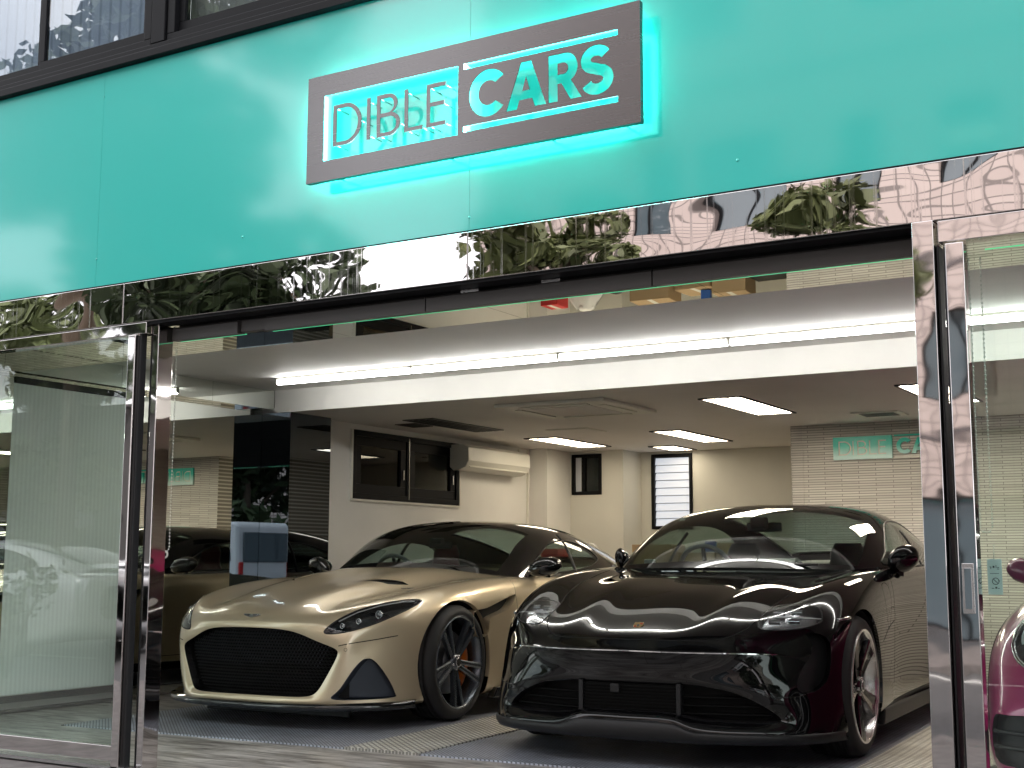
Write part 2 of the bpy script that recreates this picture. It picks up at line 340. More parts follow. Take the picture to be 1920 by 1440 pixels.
# dark sill band and the upper floor windows
box('window_sill', 'black_frame', -9.5, 3.5, -.035, .10, ZF + .004, ZF + .045, bld, bevel=.004)
box('window_sill', 'black_frame', -9.5, 3.5, -.02, .12, ZF + .048, ZF + .075, bld, bevel=.004)
box('upper_wall', 'cream_wall', -9.5, 3.5, .06, .2, 4.9, 8.0, bld)
def upper_window(x0, x1, glass, sashes, z1=4.85):
    z0 = ZF + .077
    g = MB(); t = .05
    g.box(x0, x1, -.01, .10, z0, z0 + .035); g.box(x0, x1, -.01, .10, z1, z1 + t); g.box(x0, x0 + t, -.01, .10, z0 + .036, z1 - .001); g.box(x1 - t, x1, -.01, .10, z0 + .036, z1 - .001)
    fr = g.build('upper_window', 'black_frame', bld, bevel=.003)
    n = sashes; wd = (x1 - x0 - 2 * t) / n
    for k in range(n):
        a = x0 + t + k * wd + .002; b = a + wd - .004; s = .036; y = .02 + .02 * (k % 2)
        q = MB(); q.box(a, b, y, y + .03, z0 + .04, z0 + .04 + s + .02); q.box(a, b, y, y + .03, z1 - s, z1 - .003)
        q.box(a, a + s, y, y + .03, z0 + .04 + s + .021, z1 - s - .001); q.box(b - s, b, y, y + .03, z0 + .04 + s + .021, z1 - s - .001)
        q.build('sash', 'black_frame', fr, bevel=.002)
        box('pane', glass, a + s - .004, b - s + .004, y + .012, y + .016, z0 + .04 + s + .01, z1 - s + .004, fr)
    return fr
glassmat('upper_glass', (.75, .80, .84), 1.0, ior=1.9)
upper_window(-7.55, -4.915, 'upper_glass', 3)
upper_window(-4.80, -2.2, 'upper_glass', 1)
upper_window(-2.08, 1.2, 'upper_glass', 2)
box('mullion', 'black_frame', -4.905, -4.81, -.02, .14, ZF + .078, 4.9, bld, bevel=.004)
box('mullion', 'black_frame', -2.19, -2.09, -.02, .14, ZF + .078, 4.9, bld, bevel=.004)
mat('blind_white', (.62, .64, .68), .8)
m = mat('vertical_blind', (.62, .65, .70), .7)
t = N(m, 'ShaderNodeTexCoord'); wv = N(m, 'ShaderNodeTexWave'); wv.bands_direction = 'X'; wv.inputs['Scale'].default_value = 4.; r = N(m, 'ShaderNodeValToRGB')
r.color_ramp.elements[0].color = (.50, .53, .58, 1); r.color_ramp.elements[0].position = .0; r.color_ramp.elements[1].position = .25; r.color_ramp.elements[1].color = (.74, .77, .82, 1)
L(m, t.outputs['Object'], wv.inputs['Vector']); L(m, wv.outputs['Fac'], r.inputs[0]); L(m, r.outputs[0], bsdf(m).inputs['Base Color'])
box('upstairs_blind', 'vertical_blind', -7.5, -4.93, .16, .17, ZF + .1, 4.88, bld)
box('upstairs_curtain', 'curtain', -4.78, 1.2, .13, .15, ZF + .1, 4.88, bld)
box('upstairs_floor', 'ceiling_white', -9.5, 3.5, .11, .6, 3.2, ZF + .04, bld)

# posts of the open bay
def post(name, x0, x1, y0, y1, z1, m='chrome_post', z0=0.0, par=None):
    return box(name, m, x0, x1, y0, y1, z0, z1, par or bld, bevel=.003)
post('post', -4.855, -4.815, .03, .13, ZO - .014)
post('post_seal', -4.884, -4.857, .045, .12, ZO - .014, 'seal')
post('post', -1.105, -1.032, -.03, .08, ZO - .002)
post('post_seal', -1.030, -1.022, .0, .07, 2.08, 'seal')
# side doors: header, stile, rails, glass
def glass_door(x0, x1, side, handle=False):
    d = MB()
    if side > 0: d.box(x1 - .05, x1, -.03, .035, .0, 2.10)
    else: d.box(x0, x0 + .062, -.03, .035, .0, 2.075)
    st = d.build('glass_door', 'chrome_post', bld, bevel=.004)
    a, b = (x0, x1 - .053) if side > 0 else (x0 + .065, x1)
    box('rail', 'chrome_post', a, b, -.022, .028, .035, .105, st, bevel=.002)
    box('pane', 'door_glass', a, b, 0, .008, .107, 2.10, st)
    if side > 0: box('door_seal', 'seal', x1 + .001, x1 + .014, 0, .035, .0, 2.12, st)
    else:
        box('door_seal', 'seal', x0 - .012, x0 - .001, 0, .035, .0, 2.07, st)
        h = MB()
        h.box(x0 + .012, x0 + .05, -.034, -.0301, .82, .985); h.build('handle_plate', 'steel', st, bevel=.0015)
        h = MB(); h.box(x0 + .019, x0 + .043, -.0365, -.0345, .835, .97); h.build('handle_recess', 'chrome_post', st, bevel=.001)
    return st
glass_door(-9.5, -4.915, 1); glass_door(-.995, 3.5, -1)
box('door_header', 'chrome_post', -9.5, -4.86, -.012, .06, 2.105, ZO - .003, bld, bevel=.003)
box('door_header', 'chrome_post', -1.02, 3.5, -.012, .06, 2.085, ZO - .003, bld, bevel=.003)
box('threshold', 'steel', -9.5, -4.86, -.03, .04, -.004, .012, bld)
box('threshold', 'steel', -1.1, 3.5, -.03, .04, -.004, .012, bld)

# shutter housing behind the beam, in sections, with a glass edge given its own green glow
xs = [-4.80, -4.36, -4.19, -3.256, -2.16, -1.11]
for k in range(len(xs) - 1):
    if k == 1: continue
    h = MB(); a, b = xs[k] + .003, xs[k + 1] - .003
    h.prism([(.104, 2.076), (.104, 2.136), (.112, 2.145), (.16, 2.145), (.16, 2.082)], (a, b), lambda p, q, c: (c, p, q)); h.build('shutter_housing', 'dark_housing', bld)
box('shutter_housing', 'dark_housing', -4.357, -4.193, .12, .16, 2.084, 2.145, bld, bevel=.006)
box('housing_backing', 'seal', -4.81, -1.11, .162, .175, 2.086, 2.19, bld)
box('housing_top', 'seal', -9.5, 3.5, .101, .20, 2.19, 2.40, bld)
for a, b in ((-4.80, -4.36), (-4.19, -3.25), (-3.25, -1.11), (-.9, 1.5)):
    box('glass_edge', 'mirror_edge_glow', a, b, .164, .170, 2.0815, 2.0855, bld)
for x in (-3.06, -2.66): box('housing_clip', 'steel', x, x + .09, .088, .102, 2.138, 2.150, bld)

# mirror ceiling (panels with fine joints), front ceiling, drop face, rear ceiling
js = [-7.55, -6.3, -5.05, -3.8, -2.55, -1.3, .15, 1.6]
for a, b in zip(js[:-1], js[1:]): box('mirror_panel', 'mirror', a + .0015, b - .0015, .205, 1.865, H1, H1 + .006, bld)
box('upper_slab', 'seal', -9.5, XR + .1, .31, 1.9, H1 + .008, H1 + .1, bld)
box('ceiling_front', 'white_paint', -7.7, XR, 1.868, YC - .002, H1, H1 + .05, bld)
box('ceiling_drop', 'white_paint', -7.228, XR, YC, YC + .05, H2 - .0, H1 + .05, bld)
box('ceiling_rear', 'ceiling_white', -7.6, XR, YC + .052, YB + .2, H2 + .001, H2 + .05, bld)
# left side: mirror wall, mirror clad bulkhead, pleated screen
box('mirror_wall', 'mirror', XL - .01, XL, .31, 1.18, 0.02, H1, bld)
box('mirror_wall', 'mirror', XL - .01, XL, 2.30, YC - .002, 0.02, H1, bld)
box('mirror_wall_base', 'steel', XL - .008, XL + .004, .31, YC, 0.0, .019, bld)
box('wall_above_screen', 'mirror', XL - .01, XL, 1.181, 2.299, 2.215, H1, bld)
for a, b in ((.31, 1.0), (1.0, 2.0), (2.0, 2.92), (2.92, YC - .002)):
    box('mirror_bulkhead', 'mirror', XL + .002, -7.23, a + .001, b - .001, 2.225, H1 - .002, bld)
sc1 = box('pleated_screen', 'pleated_blind', XL - .03, XL - .012, 1.19, 2.29, .11, 2.20, bld)
box('screen_rail', 'steel', XL - .035, XL + .01, 1.185, 2.295, .06, .108, bld, bevel=.003)
box('screen_rail', 'black_frame', XL - .035, XL + .012, 1.185, 2.295, 2.17, 2.213, bld, bevel=.003)
box('outer_wall', 'cream_wall', XL - .2, XL - .05, .05, YC + .5, 0, H1, bld)
# dark glass column
box('column_panel', 'column_glass', XL - .1, -7.05, YC + .001, YC + .02, 0, H2 - .002, bld)
box('column_side', 'column_glass', XL - .1, -7.05, YC + .021, 4.16, 0, H2 - .002, bld)
# left side wall with its window opening and the rest of the shell
wl = MB(); a, b, c, d = 4.60, 6.31, 1.535, 2.15
wl.box(XW - .15, XW, 4.161, a, 0, H2); wl.box(XW - .15, XW, b, 7.72, 0, H2); wl.box(XW - .15, XW, a, b, 0, c); wl.box(XW - .15, XW, a, b, d, H2)
wl.build('side_wall', 'white_paint', bld)
box('wall_pier', 'white_paint', XW - .15, -6.95, 7.721, 8.249, 0, H2, bld)
wl = MB(); a, b, c, d = -6.93, -6.56, 1.72, 2.17
wl.box(XW, a, 8.25, 8.4, 0, H2); wl.box(b, -6.30, 8.25, 8.4, 0, H2); wl.box(a, b, 8.25, 8.4, 0, c); wl.box(a, b, 8.25, 8.4, d, H2); wl.box(-6.45, -6.30, 8.4, YB, 0, H2)
wl.build('rear_wall_nib', 'cream_wall', bld)
wl = MB(); a, b, c, d = -6.17, -5.68, 1.345, 2.175
wl.box(-6.30, a, YB, YB + .15, 0, H2); wl.box(b, -3.9, YB, YB + .15, 0, H2); wl.box(a, b, YB, YB + .15, 0, c); wl.box(a, b, YB, YB + .15, d, H2)
wl.build('rear_wall', 'cream_wall', bld)
bw = MB(); bw.box(-3.9, XR, YR, YR + .12, 0, H2); bw.box(-3.9, -3.79, YR - .012, YR - .001, 0, H2); bw.box(-3.9, -3.8, YR + .12, YB, 0, H2)
bw.build('ribbed_wall', 'ribbed_tile', bld)
box('right_wall', 'ribbed_tile', XR, XR + .1, .1, YR, 0, H1, bld)
box('roof_slab', 'seal', -9.5, 3.5, .3, 9.5, H1 + .11, H1 + .2, bld)
box('outer_shell', 'cream_wall', -9.5, 3.5, 9.4, 9.5, 0, 8, bld)
box('outer_shell', 'cream_wall', -9.5, -9.4, .1, 9.4, 0, 8, bld)
box('outer_shell', 'cream_wall', 3.4, 3.5, .1, 9.4, 0, 8, bld)
# windows
def side_window():
    fr = MB(); x = XW; y0, y1, z0, z1 = 4.602, 6.308, 1.537, 2.148; t = .05
    fr.box(x - .06, x + .02, y0, y1, z0, z0 + t); fr.box(x - .06, x + .02, y0, y1, z1 - t, z1); fr.box(x - .06, x + .02, y0, y0 + t, z0 + t, z1 - t); fr.box(x - .06, x + .02, y1 - t, y1, z0 + t, z1 - t)
    ym = (y0 + y1) / 2; fr.box(x - .05, x + .015, ym - .03, ym + .03, z0 + t, z1 - t)
    f = fr.build('window', 'black_frame', bld, bevel=.003)
    box('trim', 'plastic_white', x, x + .024, y0 - .02, y1 + .02, z0 - .022, z0 - .002, f); box('trim', 'plastic_white', x, x + .024, y0 - .02, y0 - .002, z0, z1 + .002, f); box('trim', 'plastic_white', x, x + .024, y1 + .002, y1 + .02, z0, z1 + .002, f)
    box('centre_bead', 'steel', x + .016, x + .022, ym - .004, ym + .004, z0 + .02, z1 - .02, f)
    for a, b in ((y0 + t, ym - .03), (ym + .03, y1 - t)):
        s = MB(); q = .085
        s.box(x - .035, x + .005, a + .002, b - .002, z0 + t + .001, z0 + t + q); s.box(x - .035, x + .005, a + .002, b - .002, z1 - t - q, z1 - t - .001); s.box(x - .035, x + .005, a + .002, a + q, z0 + t + q + .001, z1 - t - q - .001); s.box(x - .035, x + .005, b - q, b - .002, z0 + t + q + .001, z1 - t - q - .001)
        s.build('sash', 'black_frame', f, bevel=.003)
        box('pane', 'window_glass', x - .02, x - .015, a + q - .004, b - q + .004, z0 + t + q - .004, z1 - t - q + .004, f)
        box('handle', 'steel', x + .006, x + .02, b - .06, b - .045, z0 + .2, z0 + .29, f)
    box('window_backing', 'seal', x - .18, x - .16, y0 - .1, y1 + .1, z0 - .1, z1 + .1, f)
side_window()
def back_window(x0, x1, y, z0, z1, louvre):
    fr = MB(); t = .035
    fr.box(x0, x1, y - .015, y + .06, z0, z0 + t); fr.box(x0, x1, y - .015, y + .06, z1 - t, z1); fr.box(x0, x0 + t, y - .015, y + .06, z0 + t, z1 - t); fr.box(x1 - t, x1, y - .015, y + .06, z0 + t, z1 - t)
    f = fr.build('window', 'black_frame', bld, bevel=.003)
    if louvre:
        for k in range(9):
            h = (z1 - z0 - 2 * t) / 9; zz = z0 + t + k * h
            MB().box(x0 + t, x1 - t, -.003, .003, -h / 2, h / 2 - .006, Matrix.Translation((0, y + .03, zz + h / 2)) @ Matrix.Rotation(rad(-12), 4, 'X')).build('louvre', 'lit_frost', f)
    else:
        box('pane', 'frost', x0 + t, x0 + .12, y + .02, y + .026, z0 + t, z1 - t, f)
        g = MB(); g.box(x0 + .12, x0 + .16, y - .005, y + .04, z0 + t, z1 - t); g.build('sash', 'black_frame', f)
        box('pane', 'window_glass', x0 + .16, x1 - t, y + .02, y + .026, z0 + t, z1 - t, f)
        box('window_backing', 'frost', x0, x1, y + .12, y + .13, z0, z1, f)
back_window(-6.928, -6.562, 8.25, 1.722, 2.168, False)
back_window(-6.168, -5.682, YB, 1.347, 2.173, True)

# ground
g = MB(); g.box(-7.9, XR, 0.0, 9.2, -.06, -.012); struct(g.build('floor', 'floor_tile'))
g = MB(); g.box(-60, 60, -3.2, -.001, -.3, -.014); struct(g.build('pavement', 'paving'))
struct(box('street', 'street_asphalt', -90, 90, -40, -3.2, -.4, -.13))
struct(box('kerb', 'paving', -60, 60, -3.35, -3.201, -.3, -.012))
struct(box('ground', 'street_asphalt', -400, 400, -400, 400, -.7, -.45))
for y in (-3.75, -8.4): struct(box('road_line', 'road_paint', -60, 60, y, y + .14, -.13, -.126))
for k in range(-6, 6): struct(box('road_line', 'road_paint', k * 8, k * 8 + 4, -6.2, -6.06, -.13, -.126))
struct(box('pavement_far', 'paving', -60, 60, -12.5, -9.2, -.4, -.01))
# lift plates in the floor, turned with the cars
LR = rad(3.0); LO = (-5.94, 1.085, 0)
def plate(name, label, m, x0, x1, y0, y1, z, cat, grp=None):
    o = MB().box(x0, x1, y0, y1, -.02, z).build(name, m, None); o.location = LO; o.rotation_euler = (0, 0, LR); tag(o, label, cat, grp)
    return o
pl = plate('lift_plate', 'blue grey textured lift plate under the gold car', 'lift_plate', -.62, 1.455, 0, 5.9, -.004, 'lift plate')
pl = plate('lift_plate', 'blue grey textured lift plate under the black car', 'lift_plate', 1.93, 4.03, .0, 5.9, -.004, 'lift plate')
pl = plate('tread_strip', 'pale aluminium diamond tread strip between the gold and black cars', 'diamond_plate', 1.462, 1.922, -.01, 5.9, .002, 'tread plate')
pl = plate('tread_strip', 'pale aluminium diamond tread strip right of the black car', 'diamond_plate', 4.04, 4.75, -.3, 5.9, .002, 'tread plate')
gp = MB().box(1.922, 1.93, 0, 5.9, -.02, -.0075).box(4.03, 4.04, 0, 5.9, -.02, -.0075).box(-.65, -.62, 0, 5.9, -.02, -.009).build('floor_joint', 'seal'); gp.location = LO; gp.rotation_euler = (0, 0, LR); struct(gp)

# ================================================================ ceiling things
def troffer(x0, x1, y0, y1, lit, label, g='recessed light panels in the rear ceiling'):
    t = thing('ceiling_light', label, 'ceiling light', ((x0 + x1) / 2, (y0 + y1) / 2, H2), 0, g)
    a, b = (x1 - x0) / 2, (y1 - y0) / 2
    f = MB(); e = .022
    f.box(-a - e, a + e, -b - e, -b, -.010, .0); f.box(-a - e, a + e, b, b + e, -.010, .0); f.box(-a - e, -a, -b, b, -.010, 0); f.box(a, a + e, -b, b, -.010, 0)
    f.build('frame', 'black_plastic' if True else '', t, bevel=.001)
    box('diffuser', ('warm_light' if y1 < 6 else 'warm_light_dim') if lit else 'dark_housing', -a, a, -b, b, -.004, -.001, t)
    if not lit:
        for k in range(5): box('slot', 'black_frame', -a + .03 + k * .055, -a + .05 + k * .055, -b + .02, b - .02, -.007, -.0045, t)
    else:
        for k in (1, 2): box('divider', 'plastic_white', -a + k * (2 * a) / 3 - .004, -a + k * (2 * a) / 3 + .004, -b, b, -.009, -.0045, t)
troffer(-3.80, -3.50, 4.50, 5.69, True, 'warm lit ceiling panel nearest the white drop face, in front of the ribbed wall')
troffer(-5.16, -4.88, 6.55, 7.80, True, 'warm lit ceiling panel above and left of the louvred window')
troffer(-6.55, -6.22, 6.60, 7.75, True, 'warm lit ceiling panel nearest the wall mounted air conditioner')
troffer(-5.86, -5.60, 8.02, 8.58, True, 'short warm lit ceiling panel just above the louvred window')
troffer(-2.33, -2.03, 4.46, 5.66, True, 'warm lit ceiling panel partly behind the right steel post')
t = thing('ceiling_vent', 'long dark slotted vent in the ceiling in front of the black side window', 'vent', (-6.46, 5.18, H2))
f = MB(); f.box(-.16, .16, -.58, .58, -.008, 0); f.build('frame', 'dark_housing', t, bevel=.002)
for k in range(4): box('slot', 'black_frame', -.13 + k * .068, -.085 + k * .068, -.55, .55, -.012, -.0085, t)
t = thing('ceiling_vent', 'small square dark vent in the ceiling beside the black side window', 'vent', (-6.78, 5.0, H2))
box('frame', 'dark_housing', -.11, .11, -.14, .14, -.007, 0, t); box('slot', 'black_frame', -.09, .09, -.12, .12, -.01, -.0075, t)
t = thing('ceiling_vent', 'small white slatted vent in the ceiling above the shop name sign', 'vent', (-2.92, 6.14, H2))
box('frame', 'plastic_white', -.19, .19, -.17, .17, -.008, 0, t)
for k in range(9): box('slat', 'dark_housing', -.14, .14, -.115 + k * .027, -.10 + k * .027, -.011, -.0085, t)
t = thing('access_panel', 'flush white access panel in the ceiling between the light panels', 'access panel', (-5.75, 6.15, H2))
box('frame', 'plastic_white', -.22, .22, -.2, .2, -.006, 0, t, bevel=.002); box('panel', 'ceiling_white', -.195, .195, -.175, .175, -.009, -.0065, t)
t = thing('ceiling_air_conditioner', 'square white cassette air conditioner in the ceiling behind the drop face', 'air conditioner', (-4.87, 4.52, H2))
box('panel', 'plastic_white', -.48, .48, -.47, .47, -.028, 0, t, bevel=.008)
box('intake_grille', 'ceiling_white', -.27, .27, -.27, .27, -.033, -.0285, t, bevel=.002)
for s in (-1, 1):
    box('louvre', 'plastic_white', -.30, .30, s * .37 - .03, s * .37 + .03, -.036, -.0285, t, bevel=.002); box('louvre', 'plastic_white', s * .37 - .03, s * .37 + .03, -.28, .28, -.036, -.0285, t, bevel=.002)
t = thing('smoke_detector', 'small round white detector on the ceiling near the ribbed wall', 'smoke detector', (-4.55, 7.35, H2))
MB().lathe([(0, -.035), (.022, -.034), (.03, -.02), (.05, -.016), (.052, 0)], 24, Matrix.Rotation(rad(-90), 4, 'Y') @ Matrix.Diagonal((-1, 1, 1, 1))).build('cover', 'plastic_white', t)
t = thing('conduit', 'thin white cable conduit running down the pier beside the wall air conditioner', 'conduit', (-6.96, 7.60, 0))
box('pipe', 'plastic_white', -.212, -.192, .06, .08, .1, H2 - .01, t); 
for z in (.6, 1.3, 1.9): box('clip', 'plastic_white', -.214, -.186, .05, .09, z, z + .015, t)
# wall mounted unit
t = thing('wall_air_conditioner', 'cream wall mounted air conditioner beside the black side window', 'air conditioner', (XW, 6.76, 1.88))
b = MB(); b.prism([(0, .03), (.0, .25), (.16, .25), (.22, .22), (.225, .09), (.19, .03), (.12, .0), (.04, .0)], (-.60, .60), lambda p, q, c: (p, c, q)); b.build('casing', 'plastic_white', t, bevel=.008)
box('louvre', 'cream_wall', .10, .205, -.54, .54, .028, .034, t)
MB().box(-.004, .004, -.55, .55, -.012, .012, Matrix.Translation((.192, 0, .045)) @ Matrix.Rotation(rad(-30), 4, 'Y')).build('vane', 'plastic_white', t)
box('intake', 'cream_wall', .02, .15, -.55, .55, .251, .255, t)
tb = MB(); tb.tube([(.03, .60, .1), (.04, .66, .12), (.02, .70, .2), (.02, .70, .30)], .012).build('pipe', 'plastic_white', t)
# tube lights along the drop face
tx = [-6.705, -5.44, -4.228, -3.008, -1.80, -.58, .64]
tl = ['leftmost tube light, at the end by the mirror clad bulkhead', 'tube light second from the mirror bulkhead', 'tube light in the middle of the bay, third from the bulkhead', 'tube light fourth from the mirror bulkhead, ending at the right post', 'tube light seen through the glass right of the right post', 'tube light farthest right, behind the right glass door']
for k in range(6):
    t = thing('tube_light', tl[k], 'tube light', (tx[k], 3.07, H1), 0, 'row of tube lights under the front ceiling'); ln = tx[k + 1] - tx[k]
    box('housing', 'plastic_white', .006, ln - .006, -.022, .022, -.016, -.001, t, bevel=.004)
    q = MB(); q.tube([(.012, 0, -.037), (ln - .012, 0, -.037)], .0185, 14).build('tube', 'tube_light', t)
    for x in (.003, ln - .011): box('lamp_holder', 'plastic_white', x, x + .008, -.018, .018, -.050, -.016, t, bevel=.003)

# ================================================================ signs
sg = thing('shop_sign', 'brushed steel name sign glowing from behind on the turquoise fascia', 'sign', (-2.944, -.10, 2.932))
X0s, Z0s = -2.944, 2.932
def P(x, z): return (x - X0s, z - Z0s)
C_, A_, R_, S_ = bold_letters()
out_ = [[P(-3.782, 2.683), P(-2.105, 2.683), P(-2.105, 3.181), P(-3.782, 3.181)], [P(-3.688, 2.776), P(-2.960, 2.776), P(-2.960, 3.081), P(-3.688, 3.081)]]
for z0, z1 in ((3.058, 3.083), (2.782, 2.806)): out_.append([P(-2.932, z0), P(-2.203, z0), P(-2.203, z1), P(-2.932, z1)])
bz, bh = 2.834 - Z0s, .199
for polys, x, wd in ((C_, -2.905, .197), (A_, -2.719, .196), (R_, -2.518, .182), (S_, -2.372, .200)):
    out_ += place(polys, x - X0s, bz, wd, bh)
flat_shape('face_plate', 'brushed_steel', out_, .004, sg, (0, 0, 0), 1, 1)
box('plate_edge', 'brushed_steel', -.838, .839, .0045, .028, -.2488, -.2465, sg); box('plate_edge', 'brushed_steel', -.838, .839, .0045, .028, .2465, .2488, sg)
box('plate_edge', 'brushed_steel', -.838, -.8357, .0045, .028, -.246, .246, sg); box('plate_edge', 'brushed_steel', .8363, .8388, .0045, .028, -.246, .246, sg)
for polys, nm, x, wd in zip(thin_letters(), 'DIBLE', (-3.634, -3.443, -3.388, -3.238, -3.121), (.216, .2, .2, .2, .2)):
    flat_shape('letter', 'brushed_steel', place(polys, 0, 0, wd, .193), .004, sg, (x - X0s, 0, bz), 1, 1)
    rods = MB()
    ex = {'D': [(.01, .01), (.01, .18), (.15, .1)], 'I': [(.01, .02), (.01, .175)], 'B': [(.01, .01), (.01, .18), (.12, .05)], 'L': [(.01, .18), (.01, .01), (.09, .01)], 'E': [(.01, .01), (.01, .18), (.09, .18), (.09, .01), (.08, .1)]}[nm]
    for a, b in ex: rods.tube([(x - X0s + a, .004, bz + b), (x - X0s + a, .099, bz + b)], .0028, 6)
    rods.build('standoff', 'steel', sg)
for x in (-.70, -.1, .40, .74):
    for z in (-.225, .225): MB().tube([(x, .004, z), (x, .099, z)], .005, 8).build('standoff', 'steel', sg)
# lamps behind the rim, shining on the fascia
for a, b, c, d in ((-.81, .765, .208, .215), (-.81, .765, -.208, -.200), (-.833, -.827, -.20, .20), (.767, .775, -.20, .20), (-.045, -.037, -.145, .19), (-.80, .755, -.172, -.167)):
    box('backlight', 'led', a, b, .066, .099, c, d, sg)
for x, z in ((-5.253, 2.53), (-5.253, 3.40), (-2.962, 2.44), (-2.962, 3.42), (-4.25, 2.52), (-1.75, 2.50), (-.67, 2.47), (-.9, 3.3)):
    MB().sphere((x, -.001, z), (.006, .003, .006), 10, 6).build('rivet', 'turquoise', bld)

# shop name on the ribbed wall (cut letters and plate shading from deep to pale turquoise)
m = mat('sign_fade', (.1, .5, .42), .35)
t = N(m, 'ShaderNodeTexCoord'); sx = N(m, 'ShaderNodeSeparateXYZ'); mr = N(m, 'ShaderNodeMapRange'); mr.inputs['From Min'].default_value = -.10; mr.inputs['From Max'].default_value = .10
r = N(m, 'ShaderNodeValToRGB'); r.color_ramp.elements[0].color = (.66, .92, .88, 1); r.color_ramp.elements[1].color = (.03, .62, .50, 1); r.color_ramp.elements[0].position = .12; r.color_ramp.elements[1].position = .62
L(m, t.outputs['Object'], sx.inputs[0]); L(m, sx.outputs['Z'], mr.inputs[0]); L(m, mr.outputs[0], r.inputs[0]); L(m, r.outputs[0], bsdf(m).inputs['Base Color'])
ws = thing('wall_sign', 'turquoise shop name sign on the ribbed wall behind the black car', 'sign', (-3.51, YR - .03, 1.98))
hh = .195
pl_ = [[(0, -.10), (.515, -.10), (.515, .10), (0, .10)]]
for polys, x, wd in zip(thin_letters(), (.045, .170, .212, .315, .395), (.155, .14, .14, .14, .14)): pl_ += place(polys, x, -.062, wd * 1.0, .125)
flat_shape('name_plate', 'sign_fade', pl_, .02, ws, (0, 0, 0), 1, 1)
flat_shape('letters', 'plastic_white', [q for polys, x, wd in zip(thin_letters(), (.045, .170, .212, .315, .395), (.155, .14, .14, .14, .14)) for q in place(polys, x, -.062, wd, .125)], .006, ws, (0, .008, 0), 1, 1)
for polys, x, wd in ((C_, .552, .140), (A_, .680, .140), (R_, .825, .130), (S_, .935, .14)):
    flat_shape('letter', 'sign_fade', place(polys, x, -.064, wd, .135), .02, ws, (0, 0, 0), 1, 1)
flat_shape('bar', 'sign_fade', [rect(.535, 1.07, .088, .102)], .02, ws, (0, 0, 0), 1, 1)
flat_shape('bar', 'plastic_white', [rect(.535, 1.07, -.102, -.088)], .02, ws, (0, 0, 0), 1, 1)

# ================================================================ small fittings
def bead_loop(x0, x1, y, z1, z0, label, ring):
    t = thing('bead_chain', label, 'chain', ((x0 + x1) / 2, y, z1)); w_ = (x1 - x0) / 2; n = 120; hgt = z1 - z0
    pts = [(-w_, 0, -hgt * k / n) for k in range(n - 3)] + [(w_ * math.cos(rad(180 + a)), 0, -hgt + w_ - w_ * abs(math.sin(rad(a)))) for a in range(0, 181, 30)] + [(w_, 0, -hgt * k / n) for k in range(n - 4, -1, -1)]
    b = MB()
    acc = 0; last = None; step = .0125
    for p in pts:
        p = Vector(p)
        if last is None or (p - last).length >= step * .95: b.sphere(p, .0042, 6, 4); last = p
    b.build('beads', 'beads', t); MB().tube(pts, .0011, 4).build('cord', 'beads', t)
    if ring: MB().tube([(.016 * math.cos(rad(a)), 0, -hgt - .012 + .016 * math.sin(rad(a))) for a in range(0, 360, 24)], .0045, 8, closed=True).build('ring', 'plastic_white', t)
bead_loop(-4.915, -4.862, .20, 2.06, 1.03, 'beaded blind chain with a white ring hanging inside the left post', True)
bead_loop(-.955, -.915, .15, 2.05, 1.09, 'beaded blind chain hanging behind the right glass door', False)
tg = thing('paper_tag', 'pale blue paper tag with a no symbol hanging behind the right glass door', 'tag', (-.915, .145, 1.0))
box('card', 'paper', -.022, .026, -.0008, .0008, -.12, .0, tg)
k = MB().tube([(.004 + .011 * math.cos(rad(a)), -.0014, -.075 + .011 * math.sin(rad(a))) for a in range(0, 360, 24)], .0012, 5, closed=True).tube([(-.004, -.0014, -.067), (.012, -.0014, -.083)], .0012, 5)
k.build('no_symbol', 'ink', tg)
lt = MB()
for (x, z, w_, h_) in ((-.014, -.028, .006, .002), (-.011, -.034, .002, .008), (-.004, -.03, .006, .007), (.006, -.03, .002, .009), (.010, -.03, .007, .002), (.010, -.035, .007, .002), (-.014, -.05, .03, .0015), (.012, -.075, .006, .002), (-.01, -.10, .008, .002), (.002, -.10, .006, .006), (.010, -.10, .006, .002)):
    lt.box(x, x + w_, -.0016, -.0009, z, z + h_)
lt.build('lettering', 'ink', tg)
MB().tube([(.002, 0, 0), (.0, 0, .03), (.003, .0, .05)], .0015, 5).build('string', 'beads', tg)
kb = thing('key_switch', 'grey key switch plate with a hanging key on the corner of the white side wall', 'switch', (XW + .0, 4.19, 1.12))
box('plate', 'steel', .0, .02, -.025, .05, -.10, .13, kb, bevel=.004)
for z in (.08, .02, -.04): MB().tube([(.02, .012, z), (.045, .012, z)], .013, 12).build('button', 'black_plastic', kb)
MB().tube([(.03, .012, -.07), (.075, .012, -.07)], .006, 8).box(.05, .056, .005, .02, -.13, -.07).build('key', 'steel', kb)
